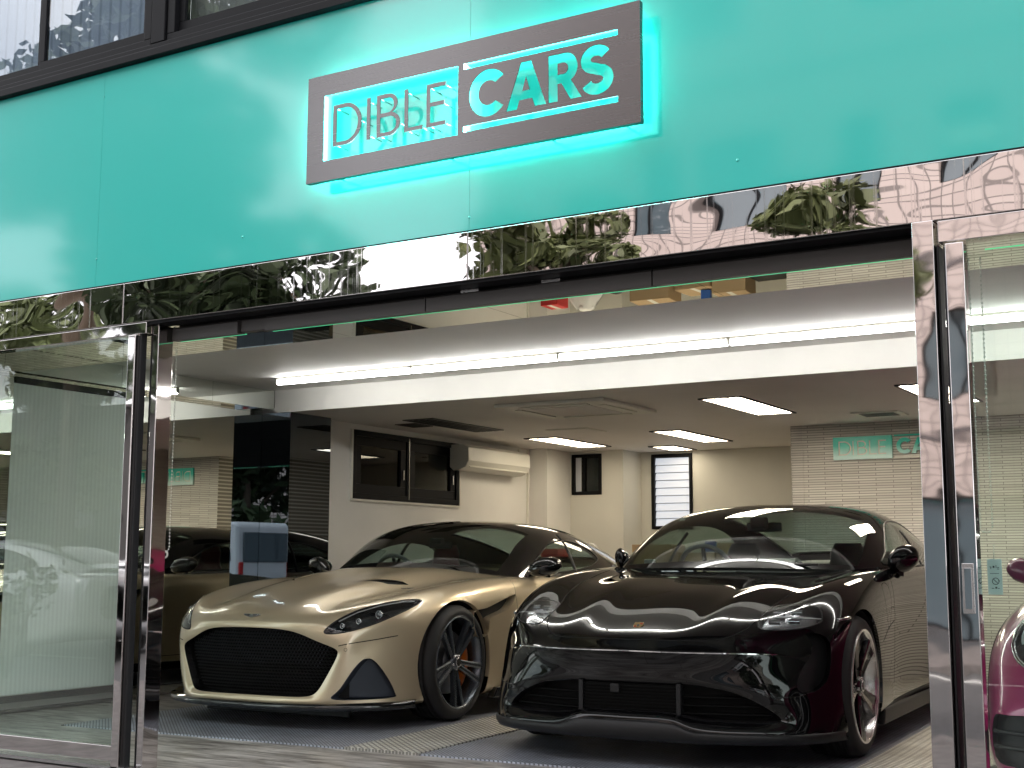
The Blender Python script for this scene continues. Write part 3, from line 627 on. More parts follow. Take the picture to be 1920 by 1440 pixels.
# ================================================================ cars
import numpy as np
def bs(P, axis, sub, mirror_end=False, mirror_start=False, it=1, creases=()):
    """cubic B-spline along axis, pulled back toward its control points (it rounds); x mirrored about 0 at mirrored ends"""
    P = np.moveaxis(np.array(P, float), axis, 0)
    def ext(A):
        fx = np.array([-1., 1., 1.])
        a = A[1] * fx if mirror_start else 2 * A[0] - A[1]
        b = A[-2] * fx if mirror_end else 2 * A[-1] - A[-2]
        return np.concatenate([a[None], A, b[None]])
    Q = P.copy()
    for _ in range(it):
        E = ext(Q); S = (E[:-2] + 4 * E[1:-1] + E[2:]) / 6; Q = Q + (P - S)
    E = ext(Q); n = len(P); out = []
    for i in range(n - 1):
        for k in range(sub):
            t = k / sub
            out.append(((1 - t) ** 3 * E[i] + (3 * t ** 3 - 6 * t * t + 4) * E[i + 1] + (-3 * t ** 3 + 3 * t * t + 3 * t + 1) * E[i + 2] + t ** 3 * E[i + 3]) / 6)
    out.append((E[n - 1] + 4 * E[n] + E[n + 1]) / 6)
    return np.moveaxis(np.array(out), 0, axis)
class Skin:
    """half control net (rings x columns, last column on the centre plane) -> full smooth sheet, with cutting"""
    def __init__(s, rings, su=6, sv=6, start_center=False, it=1):
        G = bs(bs(rings, 0, su, it=it), 1, sv, mirror_end=True, mirror_start=start_center, it=it)
        s.half = G; full = np.concatenate([G, (G[:, :-1] * np.array([-1, 1, 1]))[:, ::-1]], 1)
        s.nu, s.nv = full.shape[0], full.shape[1]
        V = [tuple(p) for p in full.reshape(-1, 3)]; nv = s.nv
        s.F = [(a * nv + b, a * nv + b + 1, (a + 1) * nv + b + 1, (a + 1) * nv + b) for a in range(s.nu - 1) for b in range(nv - 1)]
        s.bm = bmesh.new(); vs = [s.bm.verts.new(p) for p in V]; s.lay = s.bm.faces.layers.int.new('uv'); 
        for k, f in enumerate(s.F):
            pts = [vs[i] for i in f]
            try: fc = s.bm.faces.new(pts)
            except ValueError: continue
            fc.smooth = True; fc[s.lay] = k
        bmesh.ops.dissolve_degenerate(s.bm, dist=1e-5, edges=s.bm.edges)
        s.bm.normal_update()
        # outward orientation: top centre must face up
        up = sum(f.normal.z * f.calc_area() for f in s.bm.faces if f.calc_center_median().z > .6)
        if up < 0:
            bmesh.ops.reverse_faces(s.bm, faces=s.bm.faces)
        s.bm.normal_update()
        s.nrm = [v.normal.copy() for v in s.bm.verts]; s.bm.verts.index_update()
        s.tv = [v.co.copy() for v in s.bm.verts]; s.tf = [[v.index for v in f.verts] for f in s.bm.faces]
        s.bvh = BVHTree.FromPolygons(s.tv, s.tf)
    def normal_at(s, p):
        loc, n, i, d = s.bvh.find_nearest(p)
        if i is None: return Vector((0, 0, 1))
        f = s.tf[i]; ws = []
        for k in f: ws.append(1.0 / max((s.tv[k] - p).length, 1e-5) ** 2)
        v = Vector((0, 0, 0))
        for k, w_ in zip(f, ws): v += s.nrm[k] * w_
        return v.normalized()
    def cut(s, poly, ax, sel):
        """score the outline poly (2D in axes ax) into the sheet where sel(face centre, normal); return faces inside"""
        a0, a1 = ax; bm = s.bm
        xs = [p[0] for p in poly]; ys = [p[1] for p in poly]; mg = .02
        def cand():
            return [f for f in bm.faces if sel(f.calc_center_median(), f.normal) and
                    max(v.co[a0] for v in f.verts) > min(xs) - mg and min(v.co[a0] for v in f.verts) < max(xs) + mg and max(v.co[a1] for v in f.verts) > min(ys) - mg and min(v.co[a1] for v in f.verts) < max(ys) + mg]
        C = cand(); n = len(poly)
        for k in range(n):
            p, q = poly[k], poly[(k + 1) % n]
            dx, dy = q[0] - p[0], q[1] - p[1]; l = math.hypot(dx, dy)
            if l < 1e-7: continue
            nx, ny = -dy / l, dx / l; no = [0, 0, 0]; no[a0] = nx; no[a1] = ny; co = [0, 0, 0]; co[a0] = p[0]; co[a1] = p[1]
            sub = []
            for f in C:
                if not f.is_valid: continue
                ds = [(v.co[a0] - p[0]) * nx + (v.co[a1] - p[1]) * ny for v in f.verts]
                if min(ds) > 1e-6 or max(ds) < -1e-6: continue
                ts = [((v.co[a0] - p[0]) * dx + (v.co[a1] - p[1]) * dy) / l for v in f.verts]
                if max(ts) < -.002 or min(ts) > l + .002: continue
                sub.append(f)
            if not sub: continue
            ge = set(sub)
            for f in sub: ge.update(f.edges); ge.update(f.verts)
            r = bmesh.ops.bisect_plane(bm, geom=list(ge), dist=1e-6, plane_co=co, plane_no=no)
            C = [f for f in C if f.is_valid] + [g for g in r['geom'] if isinstance(g, bmesh.types.BMFace) and g.is_valid]
            C = list(set(C))
        bm.normal_update()
        def inside(x, y):
            c = False
            for k in range(n):
                (x1, y1), (x2, y2) = poly[k], poly[(k + 1) % n]
                if (y1 > y) != (y2 > y) and x < (x2 - x1) * (y - y1) / (y2 - y1) + x1: c = not c
            return c
        return [f for f in cand() if inside(f.calc_center_median()[a0], f.calc_center_median()[a1])]
    def take(s, faces):
        """remove faces from the sheet, return them as (verts, faces)"""
        idx = {}; V = []; F = []
        for f in faces:
            r = []
            for v in f.verts:
                if v.index < 0 or v not in idx: idx[v] = len(V); V.append(v.co.copy())
                r.append(idx[v])
            F.append(r)
        bmesh.ops.delete(s.bm, geom=faces, context='FACES')
        return V, F
    def rest(s):
        s.bm.verts.index_update(); return [v.co.copy() for v in s.bm.verts], [[v.index for v in f.verts] for f in s.bm.faces]
    def make(s, name, m, parent, VF, off=0.):
        V, F = VF; nr = [s.normal_at(v) for v in V]
        if off: V = [v + n * off for v, n in zip(V, nr)]
        me = bpy.data.meshes.new(name); me.from_pydata([tuple(v) for v in V], [], F); me.update()
        me.polygons.foreach_set('use_smooth', [True] * len(me.polygons))
        me.materials.append(M[m]); me.normals_split_custom_set_from_vertices([tuple(n) for n in nr])
        o = bpy.data.objects.new(name, me); COL.objects.link(o); o.parent = parent
        return o
    def on(s, p, ax, d):
        """drop point p (full 3-vector start) along direction d onto the sheet"""
        loc, n, i, dist = s.bvh.ray_cast(Vector(p), Vector(d))
        return loc
    def line(s, pts, ax, side=1, off=0.0, step=.02):
        """2D polyline (axes ax) dropped on the sheet; third axis start & direction from side"""
        a0, a1 = ax; a2 = 3 - a0 - a1; out = []
        for (p, q) in zip(pts[:-1], pts[1:]):
            l = math.hypot(q[0] - p[0], q[1] - p[1]); n = max(1, int(l / step))
            for k in range(n):
                t = k / n; out.append((p[0] + (q[0] - p[0]) * t, p[1] + (q[1] - p[1]) * t))
        out.append(pts[-1]); R = []
        for a, b in out:
            st = [0, 0, 0]; st[a0] = a; st[a1] = b; st[a2] = 6. * side; dd = [0, 0, 0]; dd[a2] = -side
            if a2 == 1: st[1] = -4
            if a2 == 1: dd[1] = 1
            loc, n, i, dist = s.bvh.ray_cast(Vector(st), Vector(dd))
            if loc is not None: R.append(loc + s.normal_at(loc) * off)
        return R
def rbn(pts, w_, nfn, lift=.0008):
    """flat ribbon following pts on a surface"""
    g = MB(); n = len(pts)
    for k in range(n - 1):
        a, b = pts[k], pts[k + 1]; 
        pa = pts[max(k - 1, 0)]; pb = pts[min(k + 2, n - 1)]
        na, nb = nfn(a), nfn(b); ta = (b - pa).normalized(); tb = (pb - a).normalized()
        sa, sb = ta.cross(na).normalized() * w_ / 2, tb.cross(nb).normalized() * w_ / 2
        g.face([a - sa + na * lift, a + sa + na * lift, b + sb + nb * lift, b - sb + nb * lift], True)
    return g
def smooth_poly(pts, n=6, closed=True):
    """Catmull-Rom through 2D/3D points"""
    out = []; m = len(pts); rng = range(m if closed else m - 1)
    for i in rng:
        p = [pts[(i + k) % m] if closed else pts[min(max(i + k, 0), m - 1)] for k in (-1, 0, 1, 2)]
        for k in range(n):
            t = k / n; out.append(tuple(.5 * ((2 * p[1][c]) + (-p[0][c] + p[2][c]) * t + (2 * p[0][c] - 5 * p[1][c] + 4 * p[2][c] - p[3][c]) * t * t + (-p[0][c] + 3 * p[1][c] - 3 * p[2][c] + p[3][c]) * t ** 3) for c in range(len(pts[0]))))
    if not closed: out.append(tuple(pts[-1]))
    return out
def mirx(poly): return [(-a, b) for a, b in poly][::-1]

# paints
m = mat('gold_paint', (.74, .615, .42), .34, .5, 1.0, .01, spec=.5); bsdf(m).inputs['Coat IOR'].default_value = 1.6
m = mat('black_paint', (.0035, .0035, .004), .5, 0, 1.0, .0, spec=.0)
mat('magenta_paint', (.27, .006, .085), .3, .15, 1.0, .02)
mat('silver_paint', (.55, .57, .60), .3, .6, 1.0, .03)
mat('van_paint', (.75, .77, .80), .3, 0., 1.0, .04)
mat('tyre', (.018, .018, .019), .65)
mat('rim_dark', (.15, .17, .20), .26, .7, .5, .1)
mat('rim_black', (.008, .008, .009), .08, .2, 1., .02)
mat('rim_silver', (.80, .80, .80), .22, .85)
mat('brake_disc', (.22, .22, .23), .35, .9)
mat('caliper_orange', (.75, .17, .01), .35, 0, .6)
mat('caliper_dark', (.03, .03, .03), .35, 0, .6)
mat('grille_black', (.006, .006, .006), .25, 0, .4)
mat('mesh_grey', (.045, .055, .075), .45)
mat('shut_line', (.004, .004, .004), .9)
mat('lamp_dark', (.03, .032, .036), .2, .3, .5)
mat('chrome_trim', (.8, .8, .82), .08, 1.)
mat('lens', (.42, .44, .47), .08, 1., 1.)
mat('lamp_silver', (.30, .31, .33), .25, .8, .5)
mat('matt_black', (.005, .005, .005), .6, spec=.06)
mat('drl', (.75, .76, .78), .3)
mat('leather_black', (.022, .022, .024), .5)
mat('leather_red', (.16, .012, .02), .45)
mat('leather_grey', (.20, .20, .20), .6)
mat('badge_gold', (.75, .52, .22), .25, .8, .6)
glassmat('windscreen', (.50, .60, .58), 1.0, ior=1.5)
glassmat('lamp_glass', (.93, .95, .96), 1.0, ior=1.5)

def wheel(car, x, y, style, sgn, R=.357, W=.27):
    """wheel standing at car-local (x = outer face), y; sgn +1 = left side of the car (local +x)"""
    wo = MB(); xo = 0.; xi = -W
    tp = [(.284, -.012), (.293, -.002), (.320, .0), (.340, -.012), (.351, -.03)]
    for k in range(5):
        h = -.042 - k * (W - .09) / 5; hw = (W - .09) / 5
        tp += [(R, h), (R, h - hw + .012), (R - .007, h - hw + .010), (R - .007, h - hw + .002)]
    tp += [(R - .003, xi + .03), (.338, xi + .012), (.30, xi), (.284, xi + .01)]
    t = wo.lathe(tp, 72).build('tyre', 'tyre', None)
    root = t; root.name = 'wheel'; root.parent = car; root.location = (x * 1.0, y, R)
    if sgn < 0: root.rotation_euler = (0, 0, math.pi)
    k_ = 1.085
    rimm, spm = {'twin': ('rim_dark', 'rim_dark'), 'blade': ('rim_silver', 'rim_black'), 'plain': ('rim_silver', 'rim_silver')}[style]
    rb = MB(); rb.lathe([(.286, -.010), (.290, -.002), (.285, .0), (.276, -.006), (.271, -.02), (.258, -.05), (.25, -.12), (.26, -.2), (.284, -.24)], 72); rb.build('rim', rimm, root)
    if style == 'blade':
        rb = MB(); rb.lathe([(.289, .0012), (.2885, .0022), (.279, .0022), (.2775, -.003)], 72); rb.build('rim_edge', 'chrome_trim', root)
    sp = MB()
    for k in range(5):
        a0 = rad(90 + 72 * k + (18 if style == 'twin' else 8)); Rm = Matrix.Rotation(a0, 4, 'X') @ Matrix.Diagonal((1, 1.06, 1.085, 1))
        if style == 'twin':
            for s in (-1, 1):
                sec = [(.045, .013 * s, .016, -.032), (.10, .021 * s, .0155, -.024), (.17, .031 * s, .016, -.014), (.235, .041 * s, .0165, -.006), (.252, .043 * s, .0175, -.004)]
                rows = []
                for (r_, c, hw, h) in sec: rows.append([(h - .03, c - hw, r_), (h - .004, c - hw, r_), (h, c - hw * .45, r_), (h, c + hw * .45, r_), (h - .004, c + hw, r_), (h - .03, c + hw, r_)])
                sp.grid([[(p[0], p[1], p[2]) for p in row] for row in rows], False, Rm)
            sp.grid([[(-.045, -.03, .04), (-.034, -.022, .045), (-.034, .022, .045), (-.045, .03, .04)], [(-.05, -.03, .12), (-.042, -.018, .12), (-.042, .018, .12), (-.05, .03, .12)]], False, Rm)
        else:
            sec = [(.04, .026, -.030), (.09, .030, -.028), (.15, .036, -.020), (.21, .047, -.011), (.253, .060, -.006)] if style == 'blade' else [(.04, .02, -.03), (.15, .022, -.02), (.253, .03, -.008)]
            rows = []
            for (r_, hw, h) in sec: rows.append([(h - .035, -hw, r_), (h - .004, -hw, r_), (h, -hw * .8, r_), (h - .006, 0, r_), (h, hw * .8, r_), (h - .004, hw, r_), (h - .035, hw, r_)])
            sp.grid(rows, False, Rm)
    sp.lathe([(.0, -.020), (.03, -.020), (.040, -.024), (.052, -.034), (.055, -.06)], 32)
    sp.build('spokes', spm, root)
    hb = MB(); hb.lathe([(.0, -.012), (.024, -.013), (.028, -.016), (.029, -.022)], 28); hb.build('hub_cap', 'black_plastic', root)
    hb = MB(); hb.lathe([(.024, -.0125), (.0275, -.0115), (.0295, -.015), (.027, -.018)], 28); hb.build('hub_ring', 'chrome_trim', root)
    bt = MB()
    for k in range(5):
        a = rad(90 + 72 * k + 36); bt.lathe([(0, -.02), (.008, -.022), (.009, -.034)], 8, Matrix.Translation((0, .043 * math.cos(a), .043 * math.sin(a))))
    bt.build('bolts', 'steel', root)
    dk = MB(); dk.lathe([(.05, -.085), (.195, -.085), (.197, -.09), (.197, -.115), (.05, -.118)], 48); dk.lathe([(0, -.07), (.075, -.07), (.08, -.085)], 32); dk.build('brake_disc', 'brake_disc', root)
    cp = MB(); a0, a1 = (-50, 35); n = 10
    prof = []
    for k in range(n + 1):
        a = rad(a0 + (a1 - a0) * k / n); c, s_ = math.cos(a), math.sin(a)
        prof.append([(-.13, .13 * c, .13 * s_), (-.068, .13 * c, .13 * s_), (-.058, .15 * c, .15 * s_), (-.06, .195 * c, .195 * s_), (-.075, .212 * c, .212 * s_), (-.13, .212 * c, .212 * s_)])
    flip = Matrix.Rotation(rad(0 if sgn > 0 else 180), 4, 'X')
    cp.grid(prof, True, flip); cp.build('caliper', 'caliper_orange' if style == 'twin' else 'caliper_dark', root)
    return root

def arch_cut(sk, y, r, zc=.357, x_min=.6):
    poly = [(y + r * math.cos(2 * math.pi * k / 40), zc + r * math.sin(2 * math.pi * k / 40)) for k in range(40)]
    for s in (1, -1):
        f = sk.cut(poly, (1, 2), lambda c, n, s=s: c.x * s > x_min and c.z < .95)
        sk.take(f)
def arch_parts(sk, car, y, r, body_m, zc=.357, well_in=.60):
    """rolled lip of the arch and the dark well behind it"""
    for s in (1, -1):
        P_ = []
        for k in range(-3, 46):
            a = rad(-4 + k * 188 / 42.); p = (y + r * math.cos(a), zc + r * math.sin(a))
            if p[1] < .135: continue
            loc, n, i, d = sk.bvh.ray_cast(Vector((s * 3, p[0], p[1])), Vector((-s, 0, 0)))
            if loc is not None and abs(loc.x) > .7: P_.append((loc, p))
        rows = [[(l.x + s * .0005, l.y, l.z) for l, p in P_], [(l.x - s * .025, y + (l.y - y) * .985, zc + (l.z - zc) * .985) for l, p in P_]]
        MB().grid(rows).build('arch_lip', body_m, car)
        rows = [[(l.x - s * .022, y + (l.y - y) * .99, zc + (l.z - zc) * .99) for l, p in P_], [(s * well_in, y + (l.y - y) * 1.03, zc + (l.z - zc) * 1.03) for l, p in P_]]
        g = MB().grid(rows)
        g.prism([(y + r * 1.05 * math.cos(rad(a)), max(.12, zc + r * 1.05 * math.sin(rad(a)))) for a in range(-40, 221, 10)], (s * (well_in - .004), s * well_in), lambda a, b, c: (c, a, b))
        g.build('wheel_well', 'shut_line', car)

def seat(car, x, y, m, w_=.50):
    s = MB(); f = lambda z, b, hw, t: [( x + hw * math.cos(a) * (1 if abs(math.cos(a)) > .01 else 1), y + b + t * math.sin(a), z) for a in [2 * math.pi * k / 16 for k in range(16)]]
    rows = [f(.48, .0, .24, .10), f(.60, .03, .26, .09), f(.75, .09, .25, .075), f(.88, .14, .22, .06), f(.95, .17, .14, .05), f(1.00, .18, .12, .05), f(1.06, .19, .12, .05), f(1.12, .20, .09, .035)]
    rows = [r + [r[0]] for r in rows]; s.grid(rows); s.face([Vector(p) for p in rows[-1][:-1]], True)
    o = s.build('seat', m, car)
    MB().box(x - .25, x + .25, y - .52, y + .02, .36, .50).build('seat_cushion', m, o, bevel=.05, seg=3)
    return o
def steering(car, x, y, z):
    Rm = Matrix.Translation((x, y, z)) @ Matrix.Rotation(rad(-65), 4, 'X')
    ring = [tuple(Rm @ Vector((.18 * math.cos(rad(a)), .18 * math.sin(rad(a)), 0))) for a in range(0, 360, 12)]
    o = MB().tube(ring, .016, 8, closed=True).build('steering_wheel', 'leather_grey', car)
    g = MB()
    for a in (0, 180, 270): g.tube([tuple(Rm @ Vector((0, 0, -.02))), tuple(Rm @ Vector((.17 * math.cos(rad(a)), .17 * math.sin(rad(a)), 0)))], .014, 6)
    g.sphere(tuple(Rm @ Vector((0, 0, -.02))), .055); g.build('wheel_hub', 'leather_black', o)
def mirror_cap(car, x, y, z, s, m, sx=.115, sz=.075):
    """door mirror: housing, glass, arm; s = side"""
    g = MB(); rows = []
    for k in range(9):
        t = k / 8; a = math.pi * t
        yy = y - .075 * math.cos(a) * (1 if t < .5 else .35); r = math.sin(a) ** .55 if 0 < t < 1 else 0.03
        row = []
        for q in range(21):
            b = 2 * math.pi * q / 20; cx = math.cos(b); sn = math.sin(b)
            row.append((x + s * (sx * r * cx * (1. if cx * s > 0 else 1)), yy + .03 * cx * r, z + sz * r * sn * (1.0 if sn > 0 else .85) + .02 * r * cx))
        rows.append(row)
    h = g.grid(rows).build('door_mirror', m, car)
    MB().sphere((x, y + .028, z), (sx * .86, .006, sz * .8), 20, 10).build('mirror_glass', 'mirror', h)
    return h
def zs(y, xs, z):  # ring at constant y
    return [(a, y, b) for a, b in zip(xs, z)]
# ---------------------------------------------------------------- the gold grand tourer
def gold_car():
    car = thing('sports_car', 'metallic gold two door coupe with a huge black grille and black roof', 'car', (-5.585, 2.44, 0), rad(3.0), None)
    car['group'] = 'cars on show in the open bay'; del car['group']
    R_ = [
     [(0,-.905,.190),(.25,-.900,.190),(.42,-.862,.194),(.485,-.835,.235),(.545,-.815,.34),(.590,-.800,.435),(.572,-.808,.475),(.49,-.838,.508),(.40,-.865,.545),(.31,-.885,.572),(.18,-.900,.585),(0,-.905,.588)],
     [(0,-.918,.168),(.26,-.912,.168),(.46,-.868,.168),(.54,-.832,.21),(.605,-.805,.34),(.645,-.785,.455),(.622,-.798,.508),(.53,-.832,.535),(.43,-.862,.570),(.33,-.882,.597),(.18,-.898,.610),(0,-.902,.613)],
     [(0,-.90,.145),(.28,-.893,.145),(.52,-.825,.142),(.60,-.785,.19),(.680,-.735,.35),(.705,-.700,.49),(.685,-.735,.565),(.60,-.785,.595),(.49,-.82,.628),(.38,-.845,.646),(.2,-.86,.660),(0,-.865,.663)],
     [(0,-.79,.13),(.38,-.78,.13),(.68,-.68,.13),(.765,-.60,.18),(.810,-.555,.36),(.820,-.535,.52),(.800,-.56,.635),(.72,-.625,.675),(.58,-.695,.697),(.44,-.725,.692),(.26,-.735,.718),(0,-.74,.710)],
     [(0,-.55,.12),(.4,-.55,.12),(.80,-.46,.12),(.880,-.40,.19),(.902,-.36,.37),(.905,-.34,.55),(.885,-.35,.685),(.80,-.42,.742),(.65,-.49,.752),(.45,-.52,.732),(.31,-.53,.779),(0,-.54,.762)],
     [(0,-.25,.12),(.4,-.25,.12),(.85,-.14,.12),(.940,-.12,.19),(.956,-.12,.37),(.955,-.11,.58),(.938,-.10,.735),(.855,-.14,.802),(.70,-.20,.795),(.48,-.23,.775),(.33,-.25,.840),(0,-.26,.817)],
     [(0,.1,.12),(.4,.1,.12),(.87,.18,.12),(.962,.2,.19),(.972,.2,.37),(.968,.2,.60),(.955,.2,.765),(.87,.18,.842),(.73,.14,.838),(.52,.10,.822),(.35,.08,.888),(0,.07,.866)],
     [(0,.45,.12),(.4,.45,.12),(.86,.52,.12),(.945,.55,.19),(.955,.55,.37),(.958,.55,.60),(.95,.52,.775),(.88,.50,.858),(.76,.46,.868),(.57,.40,.872),(.34,.38,.922),(0,.37,.908)],
     zs(.80,[0,.4,.86,.935,.940,.948,.945,.89,.80,.62,.33,0],[.12,.12,.12,.19,.37,.60,.775,.862,.880,.905,.945,.95]),
     zs(1.2,[0,.4,.86,.925,.925,.94,.942,.90,.83,.68,.36,0],[.12,.12,.12,.19,.37,.60,.775,.855,.875,.88,.88,.88]),
     zs(1.7,[0,.4,.86,.925,.925,.945,.948,.91,.84,.68,.36,0],[.12,.12,.12,.19,.37,.60,.785,.86,.882,.88,.88,.88]),
     zs(2.2,[0,.4,.86,.94,.95,.965,.965,.93,.85,.68,.36,0],[.12,.12,.12,.19,.37,.60,.81,.885,.905,.90,.90,.90]),
     zs(2.7,[0,.4,.86,.96,.985,.985,.975,.93,.84,.66,.36,0],[.12,.12,.12,.19,.37,.62,.84,.92,.94,.94,.94,.94]),
     zs(3.15,[0,.4,.86,.95,.98,.98,.965,.92,.82,.66,.36,0],[.14,.14,.14,.20,.37,.62,.84,.925,.95,.96,.96,.96]),
     zs(3.55,[0,.4,.8,.90,.93,.94,.92,.88,.80,.66,.36,0],[.22,.22,.22,.26,.40,.62,.83,.91,.95,.97,.98,.98]),
     zs(3.78,[0,.4,.72,.82,.86,.87,.86,.82,.76,.64,.36,0],[.30,.30,.30,.34,.44,.62,.80,.88,.92,.945,.96,.96]),
     zs(3.80,[0,.3,.5,.6,.62,.62,.62,.6,.56,.48,.3,0],[.45,.45,.45,.47,.52,.62,.72,.78,.80,.82,.83,.83]),
    ]
    sk = Skin(R_, 7, 6, start_center=True, it=2)
    AR = .388
    arch_cut(sk, 0, AR); arch_cut(sk, 2.805, AR)
    # headlights
    HL = smooth_poly([(.515,.572),(.56,.560),(.65,.575),(.75,.618),(.83,.680),(.865,.732),(.855,.752),(.80,.752),(.71,.728),(.63,.688),(.56,.632)], 4)
    VT = smooth_poly([(.565,.182),(.610,.245),(.685,.380),(.722,.415),(.757,.388),(.795,.30),(.820,.21),(.815,.180),(.70,.172)], 4)
    for s in (1, -1):
        P = HL if s > 0 else mirx(HL)
        f = sk.cut(P, (0, 2), lambda c, n: c.y < .05 and n.y < .2)
        VF = sk.take(f); gl = sk.make('headlight', 'lamp_glass', car, VF)
        inner = sk.make('housing', 'lamp_dark', gl, ([v + Vector((-s * .018, .055, -.012)) for v in VF[0]], VF[1]))
        ln = sk.line(P + [P[0]], (0, 2)); MB().tube(ln[::1], .0038, 6, closed=True).build('lamp_seal', 'black_plastic', gl)
        wall = MB().grid([[tuple(p) for p in ln], [tuple(p + Vector((-s * .018, .055, -.012))) for p in ln]]).build('lamp_wall', 'lamp_dark', gl)
        for (a, b, r_) in ((.60, .607, .013), (.67, .634, .014), (.745, .672, .020)):
            q = sk.line([(a * s, b), (a * s, b)], (0, 2))
            if q:
                c = q[0] + Vector((-s * .01, .032, -.004)); MB().sphere(c, r_, 16, 10).build('projector', 'lens', gl)
                MB().tube([tuple(c + Vector((r_ * 1.1 * math.cos(t), -.012, r_ * 1.1 * math.sin(t)))) for t in [k * math.pi / 8 for k in range(16)]], .003, 6, closed=True).build('projector_ring', 'chrome_trim', gl)
        dl = [v + Vector((0, .014, 0)) for v in sk.line([(s * a, b) for a, b in [(.57,.630),(.64,.682),(.72,.720),(.80,.741),(.84,.742)]], (0, 2))]
        MB().tube(dl, .003, 8).build('running_light', 'drl', gl)
        P = VT if s > 0 else mirx(VT)
        f = sk.cut(P, (0, 2), lambda c, n: c.y < -.3 and n.y < .3)
        VF = sk.take(f)
        sk.make('side_intake', 'mesh_grey', car, ([v + Vector((-s * .01, .05 + .10 * max(0, min(1, (v.z - .18) / .2)) * 0 + .03, 0)) for v in VF[0]], VF[1]))
        ln = sk.line(P + [P[0]], (0, 2)); MB().grid([[tuple(p) for p in ln], [tuple(p + Vector((-s * .01, .085, 0))) for p in ln]]).build('intake_wall', 'mesh_grey', car)
        # fender vent behind the wheel arch
        FV = smooth_poly([(.17,.66),(.34,.685),(.52,.72),(.70,.755),(.78,.762),(.74,.715),(.66,.67),(.54,.645),(.43,.625),(.385,.60),(.37,.53),(.30,.50),(.2,.52)], 3)
        f = sk.cut(FV, (1, 2), lambda c, n, s=s: c.x * s > .7)
        VF = sk.take(f); sk.make('fender_vent', 'shut_line', car, ([v + Vector((-s * .06, 0, 0)) for v in VF[0]], VF[1]))
        ln = sk.line(FV + [FV[0]], (1, 2), s); MB().grid([[tuple(p) for p in ln], [tuple(p + Vector((-s * .07, 0, .0))) for p in ln]]).build('vent_wall', 'gold_paint', car)
    # bonnet vents
    for s in (1, -1):
        BV = [(s * .25, -.12), (s * .335, -.09), (s * .43, -.03), (s * .505, .11), (s * .455, .11)]
        f = sk.cut(BV, (0, 1), lambda c, n: c.z > .6 and n.z > .3)
        VF = sk.take(f); sk.make('bonnet_vent', 'shut_line', car, VF, -.012)
    bodyVF = sk.rest()
    body = sk.make('body', 'gold_paint', car, bodyVF)
    arch_parts(sk, car, 0, AR, 'gold_paint'); arch_parts(sk, car, 2.805, AR, 'gold_paint')
    # shut lines
    def sline(pts, ax, side=1, w_=.004, tp='shut_line', both=True):
        for s in ((1, -1) if both else (1,)):
            pp = [((a * s) if ax[0] == 0 else a, b) for a, b in pts]
            ln = sk.line(pp, ax, side if ax[0] == 0 else s)
            if len(ln) > 1: rbn(ln, w_, sk.normal_at).build('shut_line', tp, car)
    sline([(.60,.490),(.68,.508),(.76,.525),(.83,.543)], (0, 2), 1, .0055)
    sline([(.80,.86),(.79,.80),(.78,.76),(.80,.68),(.82,.5),(.80,.3),(.78,.2)], (1, 2))
    sline([(2.02,.88),(2.05,.7),(2.03,.5),(1.95,.3),(1.85,.2)], (1, 2)); sline([(.79,.21),(1.85,.21)], (1, 2))
    # grille: inner collar, mesh of small cells, badge
    G0 = [tuple(p) for p in sk.half[0]]; ring = G0 + [(-a, b, c) for a, b, c in G0[-2:0:-1]]
    rows = [[(a, b, c) for a, b, c in ring + [ring[0]]], [(a * .975, b + .03, .39 + (c - .39) * .96) for a, b, c in ring + [ring[0]]], [(a * .97, b + .09, .39 + (c - .39) * .955) for a, b, c in ring + [ring[0]]]]
    gr = MB().grid(rows).build('grille', 'grille_black', car)
    def gy(x): return -.875 + .10 * (abs(x) / .6) ** 2.2
    ins = [(a * .972, .39 + (c - .39) * .955) for a, b, c in ring]
    def inside(x, y):
        c = False; n = len(ins)
        for k in range(n):
            (x1, y1), (x2, y2) = ins[k], ins[(k + 1) % n]
            if (y1 > y) != (y2 > y) and x < (x2 - x1) * (y - y1) / (y2 - y1) + x1: c = not c
        return c
    g = MB(); px, pz = .022, .019
    for i in range(-28, 29):
        for j in range(0, 24):
            x = i * px + (px / 2 if j % 2 else 0); z = .19 + j * pz
            if not inside(x, z): continue
            y = gy(x) + .03
            # each cell: small four sided pocket rim
            a = px * .5; c = pz * .95
            for (dx0, dz0, dx1, dz1) in ((-a, 0, 0, c * .55), (0, c * .55, a, 0)):
                p0 = Vector((x + dx0, gy(x + dx0) + .03, z + dz0)); p1 = Vector((x + dx1, gy(x + dx1) + .03, z + dz1))
                t_ = .0022; g.face([p0 + Vector((0, 0, -t_)), p1 + Vector((0, 0, -t_)), p1 + Vector((0, -.003, t_)), p0 + Vector((0, -.003, t_))]); g.face([p0 + Vector((0, -.003, t_)), p1 + Vector((0, -.003, t_)), p1 + Vector((0, .012, t_)), p0 + Vector((0, .012, t_))])
    g.build('grille_mesh', 'rim_black', gr)
    bk = MB(); nx = 24
    bk.grid([[(-.62 + 1.24 * k / nx, gy(-.62 + 1.24 * k / nx) + .055, z) for k in range(nx + 1)] for z in (.18, .60)]).build('grille_back', 'shut_line', gr)
    # splitter
    SP = [(0,-.95),(.3,-.935),(.50,-.89),(.68,-.79),(.82,-.65),(.925,-.46)]
    SPs = smooth_poly(SP, 5, False); full = [(-a, b) for a, b in SPs[::-1]] + SPs[1:]
    rows = []
    for dz, k_ in ((.150, 0), (.140, -.008), (.118, -.004), (.112, .02)): rows.append([(a, b + k_ + (0 if k_ <= .0 else .0), dz + .035 * max(0, (abs(a) - .86) / .12) ** 2 * (1 if dz > .13 else .6)) for a, b in full])
    rows.insert(0, [(a * .93, b + .13, .158) for a, b in full]); rows.append([(a * .95, b + .3, .112) for a, b in full])
